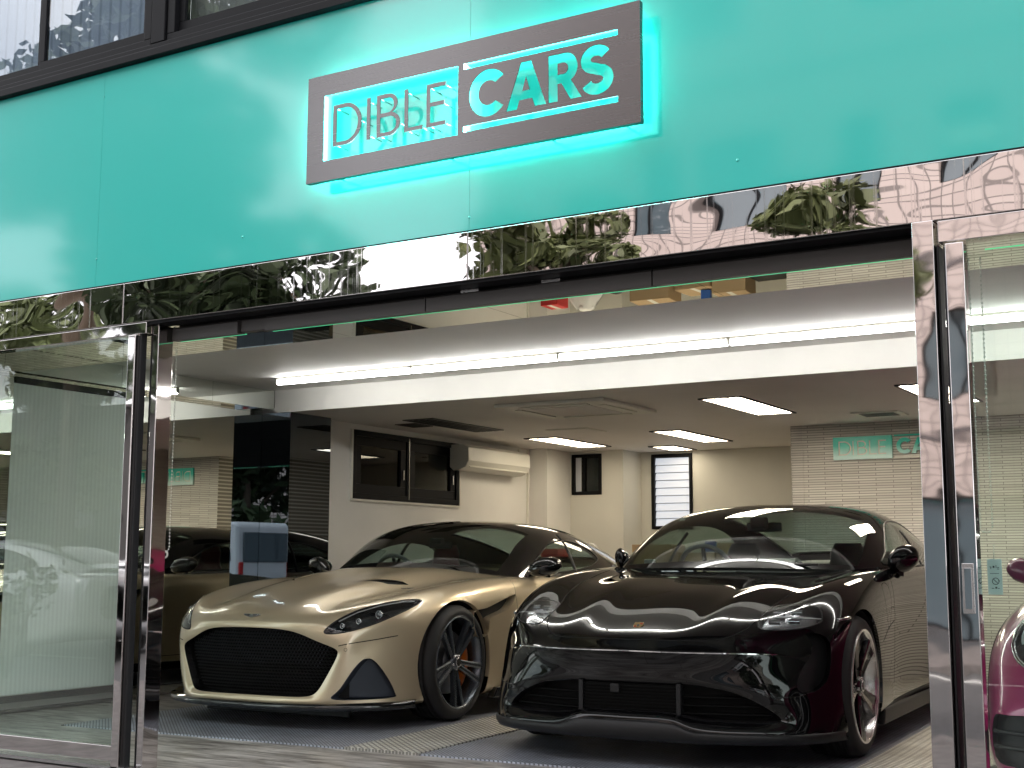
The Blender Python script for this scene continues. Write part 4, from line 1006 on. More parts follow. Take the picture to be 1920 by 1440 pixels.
    MB().grid(rows).build('splitter', 'rim_black', car)
    MB().box(-.55, .55, -.62, -.58, .05, .115).build('air_dam', 'black_plastic', car, bevel=.01)
    # side skirt
    for s in (1, -1): MB().prism([(.40, .10), (2.40, .10), (2.36, .16), (.46, .17)], (s * .93, s * .985), lambda a, b, c: (c, a, b)).build('side_skirt', 'rim_black', car, bevel=.01)
    # winged badge
    wing = [(0, .010), (.022, .013), (.06, .012), (.066, .009), (.054, .002), (.04, -.003), (.026, -.007), (.012, -.010), (0, -.011)]
    wing = wing + [(-a, b) for a, b in wing[-2:0:-1]]
    c0 = sk.line([(0, .655), (0, .655)], (0, 2))[0]; n0 = sk.normal_at(c0)
    MBw = MB().prism(wing, (0, .004)); bo = MBw.build('badge', 'lamp_dark', car, bevel=.001)
    up = (Vector((0, 0, 1)) - n0 * n0.z).normalized(); rt = Vector((1, 0, 0)); Mx = Matrix((rt, up, n0)).transposed().to_4x4(); Mx.translation = c0; bo.matrix_local = Mx
    tr = MB().tube([(a, b, .005) for a, b in wing], .0011, 4, closed=True)
    for k in (.02, .032, .044): tr.tube([(k, .011, .005), (k * .8, -.006, .005)], .0007, 4); tr.tube([(-k, .011, .005), (-k * .8, -.006, .005)], .0007, 4)
    tr.box(-.012, .012, -.003, .006, .003, .006); tr.build('badge_trim', 'chrome_trim', bo)
    # script on the bonnet
    cu = bpy.data.curves.new('script', 'FONT'); cu.body = 'superleggera'; cu.size = .030; cu.shear = .45; cu.extrude = .0008; cu.space_character = .88; cu.align_x = 'CENTER'
    to = bpy.data.objects.new('tmp', cu); COL.objects.link(to); bpy.context.view_layer.update()
    me = bpy.data.meshes.new_from_object(to.evaluated_get(bpy.context.evaluated_depsgraph_get())); bpy.data.objects.remove(to)
    me.transform(Matrix.Diagonal((.62, 1.5, 1, 1))); me.materials.clear(); me.materials.append(M['ink'])
    for s in (1, -1):
        c0 = sk.on((s * .55, .02, 3), 2, (0, 0, -1)); n0 = sk.normal_at(c0)
        o = bpy.data.objects.new('lettering', me); COL.objects.link(o); o.parent = car
        me2 = me if s > 0 else me.copy(); o.data = me2
        rt = Vector((.80 * 1, -.60 * -s * 1, 0)); rt = (rt - n0 * rt.dot(n0)).normalized(); Mx = Matrix((rt, n0.cross(rt), n0)).transposed().to_4x4(); Mx.translation = c0; mi = Mx.inverted()
        for v in me2.vertices:
            q = Mx @ v.co; l_, n_, i_, d_ = sk.bvh.find_nearest(q); v.co = mi @ (l_ + n_ * (.0015 + .001 * (v.co.z > 0)) * (1 if n_.z > 0 else -1))
        o.matrix_local = Mx
    # parking sensor
    for s in (1, -1):
        c0 = sk.line([(s * .640, .468), (s * .640, .468)], (0, 2))[0]; n0 = sk.normal_at(c0)
        MB().tube([c0 + (n0.orthogonal().normalized() * math.cos(t) + n0.cross(n0.orthogonal().normalized()) * math.sin(t)) * .0095 + n0 * .001 for t in [k * math.pi / 6 for k in range(12)]], .0010, 4, closed=True).build('parking_sensor', 'shut_line', car)
    # ---- cabin
    C_ = [
     [(.80,1.04,0.865),(.765,1.00,0.880),(.71,.95,0.893),(.55,.84,0.915),(.3,.75,0.937),(0,.71,0.945)],
     [(.83,1.22,0.855),(.785,1.17,0.930),(.705,1.12,0.980),(.55,1.03,1.044),(.3,.96,1.074),(0,.93,1.086)],
     [(.845,1.45,0.860),(.785,1.40,1.000),(.685,1.34,1.116),(.53,1.26,1.166),(.28,1.20,1.196),(0,1.18,1.206)],
     [(.85,1.70,0.870),(.775,1.66,1.054),(.660,1.60,1.186),(.505,1.52,1.246),(.27,1.47,1.274),(0,1.45,1.282)],
     [(.85,2.0,0.880),(.765,1.95,1.074),(.645,1.9,1.209),(.49,1.88,1.276),(.26,1.87,1.301),(0,1.86,1.307)],
     [(.845,2.4,0.900),(.75,2.4,1.064),(.62,2.4,1.189),(.47,2.4,1.254),(.25,2.4,1.281),(0,2.4,1.287)],
     [(.83,2.8,0.930),(.71,2.85,1.044),(.58,2.85,1.134),(.44,2.85,1.189),(.23,2.85,1.214),(0,2.85,1.221)],
     [(.78,3.2,0.950),(.66,3.25,0.990),(.54,3.3,1.054),(.42,3.3,1.089),(.22,3.3,1.109),(0,3.3,1.114)],
     [(.70,3.5,0.940),(.58,3.54,0.950),(.48,3.58,0.965),(.38,3.6,0.975),(.2,3.62,0.985),(0,3.62,0.985)]]
    cabin(car, C_, 'rim_black', SW=[(1.27,.905),(1.32,.955),(1.50,1.045),(1.70,1.115),(1.95,1.150),(2.20,1.140),(2.40,1.10),(2.52,1.045),(2.50,1.00),(2.30,.955),(2.0,.925),(1.6,.905)], pillar=1.98, ws=(.30, 2.90), rear=(5.0, 7.6), div=2.12, seatm='leather_red')
    # seats, dash, wheel (right hand drive = viewer's left)
    seat(car, .36, 1.85, 'leather_red'); seat(car, -.36, 1.85, 'leather_red')
    for s in (1, -1): MB().box(s * .36 - .22, s * .36 + .22, 2.40, 2.55, .6, .92).build('rear_seat', 'leather_red', car, bevel=.06, seg=3)
    dash(car, .98, .86, .70)
    steering(car, -.37, 1.33, .87)
    mirror_cap(car, .99, 1.16, .945, 1, 'rim_black'); mirror_cap(car, -.99, 1.16, .945, -1, 'rim_black')
    for s in (1, -1): MB().tube([(s * .83, 1.22, .885), (s * .92, 1.18, .892), (s * 1.02, 1.16, .885)], [.014, .012, .010], 8).build('mirror_arm', 'rim_black', car)
    MB().box(-.10, .10, 1.335, 1.36, 1.085, 1.135).build('interior_mirror', 'black_plastic', car, bevel=.012)
    MB().box(-.05, .05, 1.27, 1.33, 1.12, 1.165).build('camera_pod', 'black_plastic', car, bevel=.01)
    for (a, b) in ((-.55, -.02), (.02, .55)):
        y0 = .80 + .25 * abs(a) ** 2; MB().tube([(a, .86 + .20 * a * a, .915 - .05 * abs(a)), ((a + b) / 2, .80 + .1 * ((a + b) / 2) ** 2, .945), (b, .77 + .15 * b * b, .955)], .007, 6).build('wiper', 'black_plastic', car)
    for x, s in ((.968, 1), (-.968, -1)):
        for y in (0, 2.805): wheel(car, x, y, 'twin', s)
    return car
def dash(car, y, z, hw):
    g = MB(); rows = []
    for (yy, zz) in ((y - .28, z - .02), (y - .05, z + .035), (y + .12, z + .03), (y + .22, z - .03), (y + .25, z - .2), (y + .2, .35)):
        rows.append([(hw * (-1 + 2 * k / 12), yy + .18 * (abs(-1 + 2 * k / 12)) ** 2 * (1 if yy < y + .1 else .3), zz - .03 * (abs(-1 + 2 * k / 12)) ** 3) for k in range(13)])
    o = g.grid(rows).build('dashboard', 'leather_black', car)
    MB().box(-.12, .12, y + .2, y + 1.2, .3, .62).build('centre_console', 'leather_black', car, bevel=.03)
    MB().box(-.80, .80, y, y + 1.9, .22, .32).build('cabin_floor', 'leather_black', car)
    return o
def cabin(car, C_, roofm, SW, pillar, ws, rear, div, seatm, su=8, sv=8, glass='windscreen'):
    sk = Skin(C_, su, sv, it=1); nv = sk.nv - 1; ncol = len(C_[0]) - 1
    def grid_pick(r0, r1, c0, c1):
        a0, a1 = round(r0 * su), round(r1 * su); b0, b1 = round(c0 * sv), round(c1 * sv)
        out = []
        for f in sk.bm.faces:
            k = f[sk.lay]; a, b = divmod(k, nv)
            if b >= ncol * sv: b = 2 * ncol * sv - 1 - b
            if a0 <= a < a1 and b0 <= b < b1: out.append(f)
        return out
    VF = sk.take(grid_pick(ws[0], ws[1], div, ncol)); sk.make('windscreen', glass, car, VF)
    VF = sk.take(grid_pick(rear[0], rear[1], 2.5, ncol)); sk.make('rear_window', glass, car, VF)
    for s in (1, -1):
        P = smooth_poly(SW, 3)
        f = sk.cut(P, (1, 2), lambda c, n, s=s: c.x * s > .3)
        VF = sk.take(f); o = sk.make('side_window', glass, car, VF)
        ln = sk.line(P + [P[0]], (1, 2), s); MB().tube(ln[:-1], .006, 6, closed=True).build('window_seal', 'black_plastic', o)
        if pillar: MB().tube(sk.line([(pillar - .0, .86), (pillar + .04, 1.2)], (1, 2), s, -.004), .012, 6).build('window_pillar', 'black_plastic', o)
    # inner skin so the pillars have a dark inside
    VF = sk.rest(); sk.make('roof', roofm, car, VF)
    inn = sk.make('roof_lining', 'leather_black', car, ([v - sk.normal_at(v) * .022 for v in VF[0]], VF[1]))
    return sk
gold = gold_car()
# ---------------------------------------------------------------- the black saloon
def black_car():
    car = thing('saloon_car', 'glossy black low saloon car on the right of the open bay', 'car', (-2.955, 2.24, 0), rad(3.0))
    R_ = [
     [(0,-.868,.262),(.24,-.864,.262),(.34,-.848,.236),(.62,-.768,.226),(.72,-.716,.236),(.715,-.716,.262),(.66,-.752,.305),(.58,-.776,.345),(.48,-.802,.378),(.34,-.820,.392),(.18,-.836,.396),(0,-.840,.397)],
     [(0,-.910,.238),(.25,-.905,.238),(.37,-.885,.200),(.66,-.800,.188),(.78,-.705,.205),(.785,-.680,.272),(.73,-.716,.335),(.62,-.766,.382),(.49,-.806,.409),(.34,-.832,.418),(.18,-.848,.42),(0,-.852,.42)],
     [(0,-.905,.185),(.25,-.90,.185),(.44,-.865,.165),(.74,-.742,.160),(.862,-.605,.19),(.850,-.600,.33),(.775,-.665,.41),(.65,-.735,.452),(.49,-.798,.474),(.34,-.840,.481),(.18,-.860,.485),(0,-.866,.486)],
     [(0,-.87,.155),(.26,-.865,.155),(.5,-.82,.15),(.82,-.65,.15),(.912,-.50,.19),(.902,-.485,.38),(.825,-.57,.49),(.69,-.675,.535),(.50,-.805,.545),(.34,-.865,.549),(.18,-.893,.550),(0,-.899,.550)],
     [(0,-.84,.14),(.28,-.83,.14),(.53,-.78,.138),(.86,-.57,.142),(.935,-.43,.195),(.928,-.42,.42),(.870,-.48,.545),(.72,-.62,.580),(.51,-.752,.597),(.34,-.812,.603),(.18,-.841,.604),(0,-.847,.605)],
     [(0,-.7,.13),(.3,-.7,.13),(.58,-.66,.13),(.89,-.48,.14),(.953,-.33,.22),(.950,-.32,.48),(.905,-.40,.620),(.76,-.54,.640),(.53,-.710,.630),(.36,-.770,.636),(.20,-.798,.631),(0,-.804,.632)],
     [(0,-.5,.13),(.3,-.5,.13),(.6,-.48,.13),(.91,-.34,.14),(.963,-.2,.25),(.962,-.19,.55),(.935,-.27,.700),(.80,-.42,.722),(.57,-.59,.688),(.37,-.655,.693),(.24,-.685,.675),(0,-.69,.677)],
     [(0,-.2,.13),(.3,-.2,.13),(.6,-.2,.13),(.91,-.12,.14),(.968,-.03,.28),(.968,-.03,.60),(.945,-.10,.768),(.81,-.24,.812),(.60,-.40,.752),(.385,-.46,.764),(.26,-.49,.741),(0,-.50,.744)],
     [(0,.1,.13),(.3,.1,.13),(.6,.1,.13),(.91,.12,.14),(.968,.16,.30),(.968,.16,.62),(.952,.12,.812),(.83,.02,.886),(.63,-.08,.842),(.41,-.14,.848),(.28,-.17,.828),(0,-.18,.831)],
     [(0,.4,.13),(.3,.4,.13),(.6,.4,.13),(.91,.42,.14),(.960,.44,.30),(.965,.44,.62),(.955,.42,.842),(.85,.34,.925),(.67,.27,.890),(.45,.20,.893),(.30,.16,.882),(0,.15,.884)],
     [(0,.7,.13),(.3,.7,.13),(.6,.7,.13),(.90,.72,.14),(.945,.74,.30),(.955,.74,.62),(.952,.74,.860),(.87,.66,.942),(.71,.58,.930),(.5,.49,.912),(.25,.44,.920),(0,.43,.922)],
     zs(1.05,[0,.3,.6,.89,.93,.95,.950,.895,.80,.55,.3,0],[.13,.13,.13,.14,.30,.62,.868,.950,.958,.955,.955,.955]),
     zs(1.6,[0,.3,.6,.88,.92,.95,.955,.905,.82,.6,.3,0],[.13,.13,.13,.14,.30,.62,.868,.955,.965,.955,.955,.955]),
     zs(2.2,[0,.3,.6,.89,.93,.96,.962,.91,.82,.6,.3,0],[.13,.13,.13,.14,.30,.62,.875,.965,.975,.965,.96,.96]),
     zs(2.8,[0,.3,.6,.91,.97,.98,.972,.92,.82,.6,.3,0],[.13,.13,.13,.14,.30,.64,.885,.975,.985,.98,.98,.98]),
     zs(3.3,[0,.3,.6,.90,.96,.97,.955,.90,.80,.6,.3,0],[.15,.15,.15,.16,.32,.64,.89,.975,.985,.985,.985,.985]),
     zs(3.8,[0,.3,.6,.85,.90,.91,.90,.86,.76,.6,.3,0],[.22,.22,.22,.24,.36,.64,.86,.94,.965,.98,.985,.985]),
     zs(4.0,[0,.3,.5,.74,.80,.82,.80,.76,.70,.56,.3,0],[.30,.30,.30,.32,.42,.64,.80,.88,.91,.93,.94,.94]),
     zs(4.02,[0,.3,.45,.5,.55,.56,.55,.52,.5,.46,.3,0],[.45,.45,.45,.47,.52,.62,.72,.78,.80,.82,.83,.83])]
    r3, r4 = R_[3], R_[4]; tight = [tuple(a[k] + .22 * (b[k] - a[k]) for k in range(3)) for a, b in zip(r3, r4)]
    for k, q in ((8, (.50, -.800, .557)), (9, (.34, -.860, .560)), (10, (.18, -.889, .561)), (11, (0, -.895, .562))): tight[k] = q
    R_.insert(4, tight)
    sk = Skin(R_, 7, 6, start_center=True, it=2)
    AR = .392
    arch_cut(sk, 0, AR); arch_cut(sk, 2.90, AR)
    HL = smooth_poly([(.585,.690),(.583,.735),(.605,.762),(.69,.775),(.78,.772),(.830,.755),(.850,.715),(.845,.690),(.78,.665),(.69,.657),(.61,.661)], 4)
    TD = smooth_poly([(.800,.640),(.850,.640),(.895,.600),(.905,.50),(.895,.42),(.860,.372),(.815,.368),(.790,.40),(.800,.47),(.832,.55),(.826,.60)], 3)
    for s in (1, -1):
        P = HL if s > 0 else mirx(HL)
        f = sk.cut(P, (0, 2), lambda c, n: c.y < .2 and n.y < .25 and c.z > .6)
        VF = sk.take(f); gl = sk.make('headlight', 'lamp_glass', car, VF, .002)
        off = Vector((-s * .012, .05, -.008))
        sk.make('housing', 'lamp_silver', gl, ([v + off for v in VF[0]], VF[1]))
        ln = sk.line(P + [P[0]], (0, 2)); MB().tube(ln, .0035, 6, closed=True).build('lamp_seal', 'black_plastic', gl)
        MB().grid([[tuple(p) for p in ln], [tuple(p + off) for p in ln]]).build('lamp_wall', 'lamp_dark', gl)
        for (a, b) in ((.655, .735), (.735, .738), (.655, .693), (.74, .696)):
            q = sk.line([(a * s, b), (a * s, b)], (0, 2))
            if q:
                c = q[0] + Vector((-s * .006, .028, 0)); g = MB()
                t = (sk.line([((a + .02) * s, b), ((a + .02) * s, b)], (0, 2))[0] - q[0]).normalized() * .028
                rows = [[tuple(c + t * u + Vector((0, -.012 * (1 - v * v), .0135 * v))) for u in (-1, -.9, -.5, 0, .5, .9, 1)] for v in (-1, -.6, 0, .6, 1)]
                g.grid(rows); g.build('lamp_module', 'lens', gl, bevel=0)
        dl = [v + Vector((0, .006, 0)) for v in sk.line([(s * a, b) for a, b in [(.61,.716),(.70,.716),(.80,.713),(.855,.708)]], (0, 2))]
        MB().tube(dl, .0028, 8).build('running_light', 'drl', gl)
        # tall air slot below the lamp
        P = TD if s > 0 else mirx(TD)
        f = sk.cut(P, (0, 2), lambda c, n: c.y < -.1 and n.y < .3)
        VF = sk.take(f); sk.make('air_slot', 'black_plastic', car, ([v + Vector((-s * .035, .05, 0)) for v in VF[0]], VF[1]))
        ln = sk.line(P + [P[0]], (0, 2)); MB().grid([[tuple(p) for p in ln], [tuple(p + Vector((-s * .035, .05, 0))) for p in ln]]).build('slot_wall', 'black_paint', car)
        ml = sk.line([(s * .66, .365), (s * .70, .347), (s * .80, .352), (s * .835, .366)], (0, 2)); MB().tube(ml, .0035, 6).build('corner_trim', 'black_paint', car)
        # side marker
        f = sk.line([(-.33, .700), (-.21, .712)], (1, 2), s); MB().tube(f, .0085, 8).build('side_marker', 'lens', car)
        # charging flap outline
        FP = smooth_poly([(.52,.86),(.64,.87),(.70,.80),(.68,.68),(.62,.62),(.58,.68),(.53,.78)], 4)
        ln = sk.line(FP + [FP[0]], (1, 2), s); rbn(ln, .003, sk.normal_at).build('charging_flap', 'shut_line', car)
    body = sk.make('body', 'black_paint', car, sk.rest())
    arch_parts(sk, car, 0, AR, 'black_paint'); arch_parts(sk, car, 2.90, AR, 'black_paint')
    def sline(pts, ax, w_=.0045, both=True, m_='shut_line'):
        for s in ((1, -1) if both else (1,)):
            pp = [((a * s) if ax[0] == 0 else a, b) for a, b in pts]
            ln = sk.line(pp, ax, 1 if ax[0] == 0 else s)
            if len(ln) > 1: rbn(ln, w_, sk.normal_at).build('shut_line', m_, car)
    sline([(0,.607),(.2,.607),(.35,.606),(.43,.608),(.50,.632),(.545,.662),(.575,.70)], (0, 2), .006)
    for s in (1, -1):
        ln = []
        for a, b in smooth_poly([(.575,-.50),(.585,-.42),(.62,-.25),(.66,0),(.70,.3),(.74,.62)], 6, False):
            q = sk.on((a * s, b, 3), 2, (0, 0, -1))
            if q: ln.append(q)
        rbn(ln, .0045, sk.normal_at).build('shut_line', 'shut_line', car)
    sline([(.80,.93),(.78,.86),(.80,.7),(.80,.5),(.76,.3),(.74,.22)], (1, 2)); sline([(.74,.22),(2.3,.22)], (1, 2)); sline([(1.88,.95),(1.90,.7),(1.92,.4),(1.90,.22)], (1, 2)); sline([(.45,.56),(.62,.63),(.78,.66)], (1, 2))
    # mouth: collar, slats, centre radiator panel, struts
    G0 = [tuple(p) for p in sk.half[0]]; ring = G0 + [(-a, b, c) for a, b, c in G0[-2:0:-1]]
    rows = [[(a, b, c) for a, b, c in ring + [ring[0]]], [(a * .985, b + .12, .31 + (c - .31) * .96) for a, b, c in ring + [ring[0]]]]
    gr = MB().grid(rows).build('grille', 'black_plastic', car)
    def gy(x): return -.845 + .13 * (abs(x) / .7) ** 2.2
    MB().grid([[(-.76 + 1.52 * k / 24, gy(-.76 + 1.52 * k / 24) + .075, z) for k in range(25)] for z in (.20, .42)]).build('grille_back', 'shut_line', gr)
    for s in (1, -1):
        for z, x1 in ((.262, .68), (.300, .63), (.340, .56)):
            g = MB(); rows = []
            for k in range(13):
                x = .27 + (x1 - .27) * k / 12; y = gy(x) + .015; rows.append([(s * x, y + .04, z + .006), (s * x, y, z + .004), (s * x, y - .004, z - .001), (s * x, y, z - .006), (s * x, y + .04, z - .008)])
            g.grid(rows).build('slat', 'matt_black', gr)
    MB().grid([[(-.245 + .49 * k / 10, gy(0) + .014, z) for k in range(11)] for z in (.262, .392)]).build('radiator_panel', 'matt_black', gr)
    rb = MB()
    for k in range(8): rb.box(-.245, .245, gy(0) + .006, gy(0) + .013, .268 + k * .0155, .275 + k * .0155)
    rb.build('radiator_fins', 'matt_black', gr)
    for x in (-.26, .26): MB().box(x - .012, x + .012, gy(0) - .002, gy(0) + .04, .25, .40).build('strut', 'black_plastic', gr, bevel=.004)
    MB().box(-.10, -.05, gy(0) - .004, gy(0) + .03, .345, .39).build('sensor_box', 'black_plastic', gr, bevel=.006)
    # matt lower lip
    LP = smooth_poly([(0,-.925),(.26,-.918),(.36,-.905),(.62,-.83),(.80,-.71),(.90,-.56),(.955,-.40)], 4, False); fl = [(-a, b) for a, b in LP[::-1]] + LP[1:]
    def up_(a): a = abs(a); return .225 if a < .25 else (.225 - (a - .25) / .10 * .040 if a < .35 else .185 - .015 * (a - .35))
    rows = [[(a * .95, b + .10, up_(a) + .004) for a, b in fl], [(a, b + .012, up_(a)) for a, b in fl], [(a, b, up_(a) - .008) for a, b in fl], [(a, b + .004, .150) for a, b in fl], [(a, b + .03, .128) for a, b in fl], [(a * .95, b + .3, .125) for a, b in fl]]
    MB().grid(rows).build('lower_lip', 'black_plastic', car)
    for s in (1, -1): MB().prism([(.42, .115), (2.5, .115), (2.46, .19), (.46, .20)], (s * .92, s * .962), lambda a, b, c: (c, a, b)).build('side_skirt', 'black_plastic', car, bevel=.012)
    # added chrome ribbon imitating the tube light's reflection along the bumper crease
    ln = sk.line([(-.70,.545),(-.5,.552),(0,.556),(.5,.552),(.70,.545)], (0, 2)); rbn(ln, .0055, sk.normal_at, .0015).build('crease_glint', 'chrome_trim', car)
    # crest badge
    c0 = sk.line([(0, .667), (0, .667)], (0, 2))[0]; n0 = sk.normal_at(c0); n0 = (n0 + Vector((0, -.25, 0))).normalized()
    sh = [(-.024,.028),(-.012,.025),(0,.030),(.012,.025),(.024,.028),(.025,.0),(.018,-.018),(0,-.033),(-.018,-.018),(-.025,0)]
    bo = MB().prism(sh, (0, .004)).build('badge', 'badge_gold', car, bevel=.0012)
    up = (Vector((0, 0, 1)) - n0 * n0.z).normalized(); rt = up.cross(n0); Mx = Matrix((rt, up, n0)).transposed().to_4x4(); Mx.translation = c0; bo.matrix_local = Mx
    d = MB().prism([(-.006,.008),(.006,.008),(.006,-.004),(0,-.010),(-.006,-.004)], (.004, .0052)); d.build('badge_shield', 'ink', bo)
    d = MB().box(.008, .021, .010, .0125, .004, .005).box(.008, .021, .016, .0185, .004, .005).box(-.020, -.008, -.012, -.0095, .004, .005).box(-.019, -.008, -.006, -.0035, .004, .005)
    d.build('badge_stripes', 'red_box', bo)
    for s in (1, -1):
        c1 = sk.line([(s * .615, .505), (s * .615, .505)], (0, 2))[0]; n1 = sk.normal_at(c1); o1 = n1.orthogonal().normalized()
        MB().tube([c1 + (o1 * math.cos(t) + n1.cross(o1) * math.sin(t)) * .0105 + n1 * .001 for t in [k * math.pi / 6 for k in range(12)]], .0012, 4, closed=True).build('parking_sensor', 'lamp_dark', car)
    C_ = [
     [(.84,1.00,.935),(.79,.93,.945),(.735,.86,.945),(.55,.72,.948),(.3,.62,.953),(0,.58,.956)],
     [(.885,1.15,.94),(.83,1.08,.995),(.738,1.00,1.035),(.56,.88,1.072),(.3,.80,1.098),(0,.77,1.106)],
     [(.895,1.35,.94),(.83,1.28,1.06),(.720,1.20,1.145),(.545,1.11,1.202),(.29,1.05,1.232),(0,1.03,1.240)],
     [(.90,1.6,.95),(.815,1.54,1.11),(.695,1.47,1.235),(.525,1.41,1.300),(.28,1.36,1.330),(0,1.345,1.338)],
     [(.90,2.0,.95),(.80,1.95,1.13),(.672,1.9,1.275),(.505,1.88,1.348),(.27,1.87,1.374),(0,1.86,1.380)],
     [(.895,2.5,.96),(.785,2.45,1.13),(.65,2.4,1.27),(.49,2.4,1.335),(.26,2.4,1.362),(0,2.4,1.369)],
     [(.88,3.0,.975),(.75,2.95,1.10),(.61,2.95,1.205),(.46,2.95,1.26),(.25,2.95,1.285),(0,2.95,1.29)],
     [(.84,3.45,.98),(.70,3.45,1.04),(.56,3.45,1.10),(.43,3.45,1.14),(.23,3.45,1.16),(0,3.45,1.165)],
     [(.75,3.75,.97),(.6,3.78,.99),(.5,3.8,1.01),(.4,3.82,1.025),(.2,3.84,1.03),(0,3.84,1.03)]]
    cabin(car, C_, 'black_paint', SW=[(1.08,.978),(1.20,1.045),(1.36,1.125),(1.58,1.205),(1.80,1.248),(2.05,1.262),(2.35,1.255),(2.65,1.215),(2.95,1.14),(3.15,1.07),(3.10,1.02),(2.6,.985),(2.0,.972),(1.5,.968)], pillar=1.98, ws=(.25, 2.94), rear=(5.0, 7.6), div=2.0, seatm='leather_black')
    for x in (.37, -.37): seat(car, x, 1.95, 'leather_black')
    for x in (.37, -.37): MB().box(x - .24, x + .24, 2.72, 2.88, .5, 1.02).build('rear_seat', 'leather_black', car, bevel=.06, seg=3)
    dash(car, .98, .885, .76)
    sh_ = MB(); rows = []
    for k in range(13):
        u = -1 + 2 * k / 12; rows.append([(.08 + .56 * u, .80 + .18 * u * u + .10 * v, .952 + .045 * (1 - u * u) * (1 - (1 - v) ** 2) - .01 * v) for v in (0, .25, .5, .75, 1)])
    sh_.grid(rows).build('dashboard_cover', 'plastic_white' if False else 'leather_grey', car)
    steering(car, -.37, 1.36, .93)
    MB().box(-.12, .12, 1.43, 1.455, 1.185, 1.245).build('interior_mirror', 'lamp_dark', car, bevel=.012)
    MB().box(-.05, .05, 1.30, 1.38, 1.20, 1.28).build('camera_pod', 'black_plastic', car, bevel=.012)
    MB().box(-.64, -.57, .93, .96, .955, 1.005).build('toll_reader', 'plastic_white', car, bevel=.006)
    q = MB().box(-.530, -.495, -.001, .001, -.016, .016); o = q.build('inspection_sticker', 'paper', car); o.location = (-.02, 1.355, 1.268); o.rotation_euler = (rad(-58), 0, 0)
    for s in (1, -1):
        if s > 0: mirror_cap(car, .965, 1.06, 1.005, s, 'black_paint', .088, .088)
        else: mirror_cap(car, -.915, 1.22, 1.00, s, 'black_paint', .05, .08)   # folded in
        MB().tube([(s * .90, 1.06, .955), (s * .93, 1.07, .925), (s * .955, 1.08, .925)], [.022, .018, .02], 8).build('mirror_arm', 'black_plastic', car)
    for (a, b) in ((-.60, -.05), (.05, .55)): MB().tube([(a, .70 + .28 * a * a, .955), ((a + b) / 2, .66 + .2 * ((a + b) / 2) ** 2, .968), (b, .64 + .2 * b * b, .975)], .007, 6).build('wiper', 'black_plastic', car)
    for x, s in ((.965, 1), (-.965, -1)):
        for y in (0, 2.90): wheel(car, x, y, 'blade', s)
    return car
black = black_car()

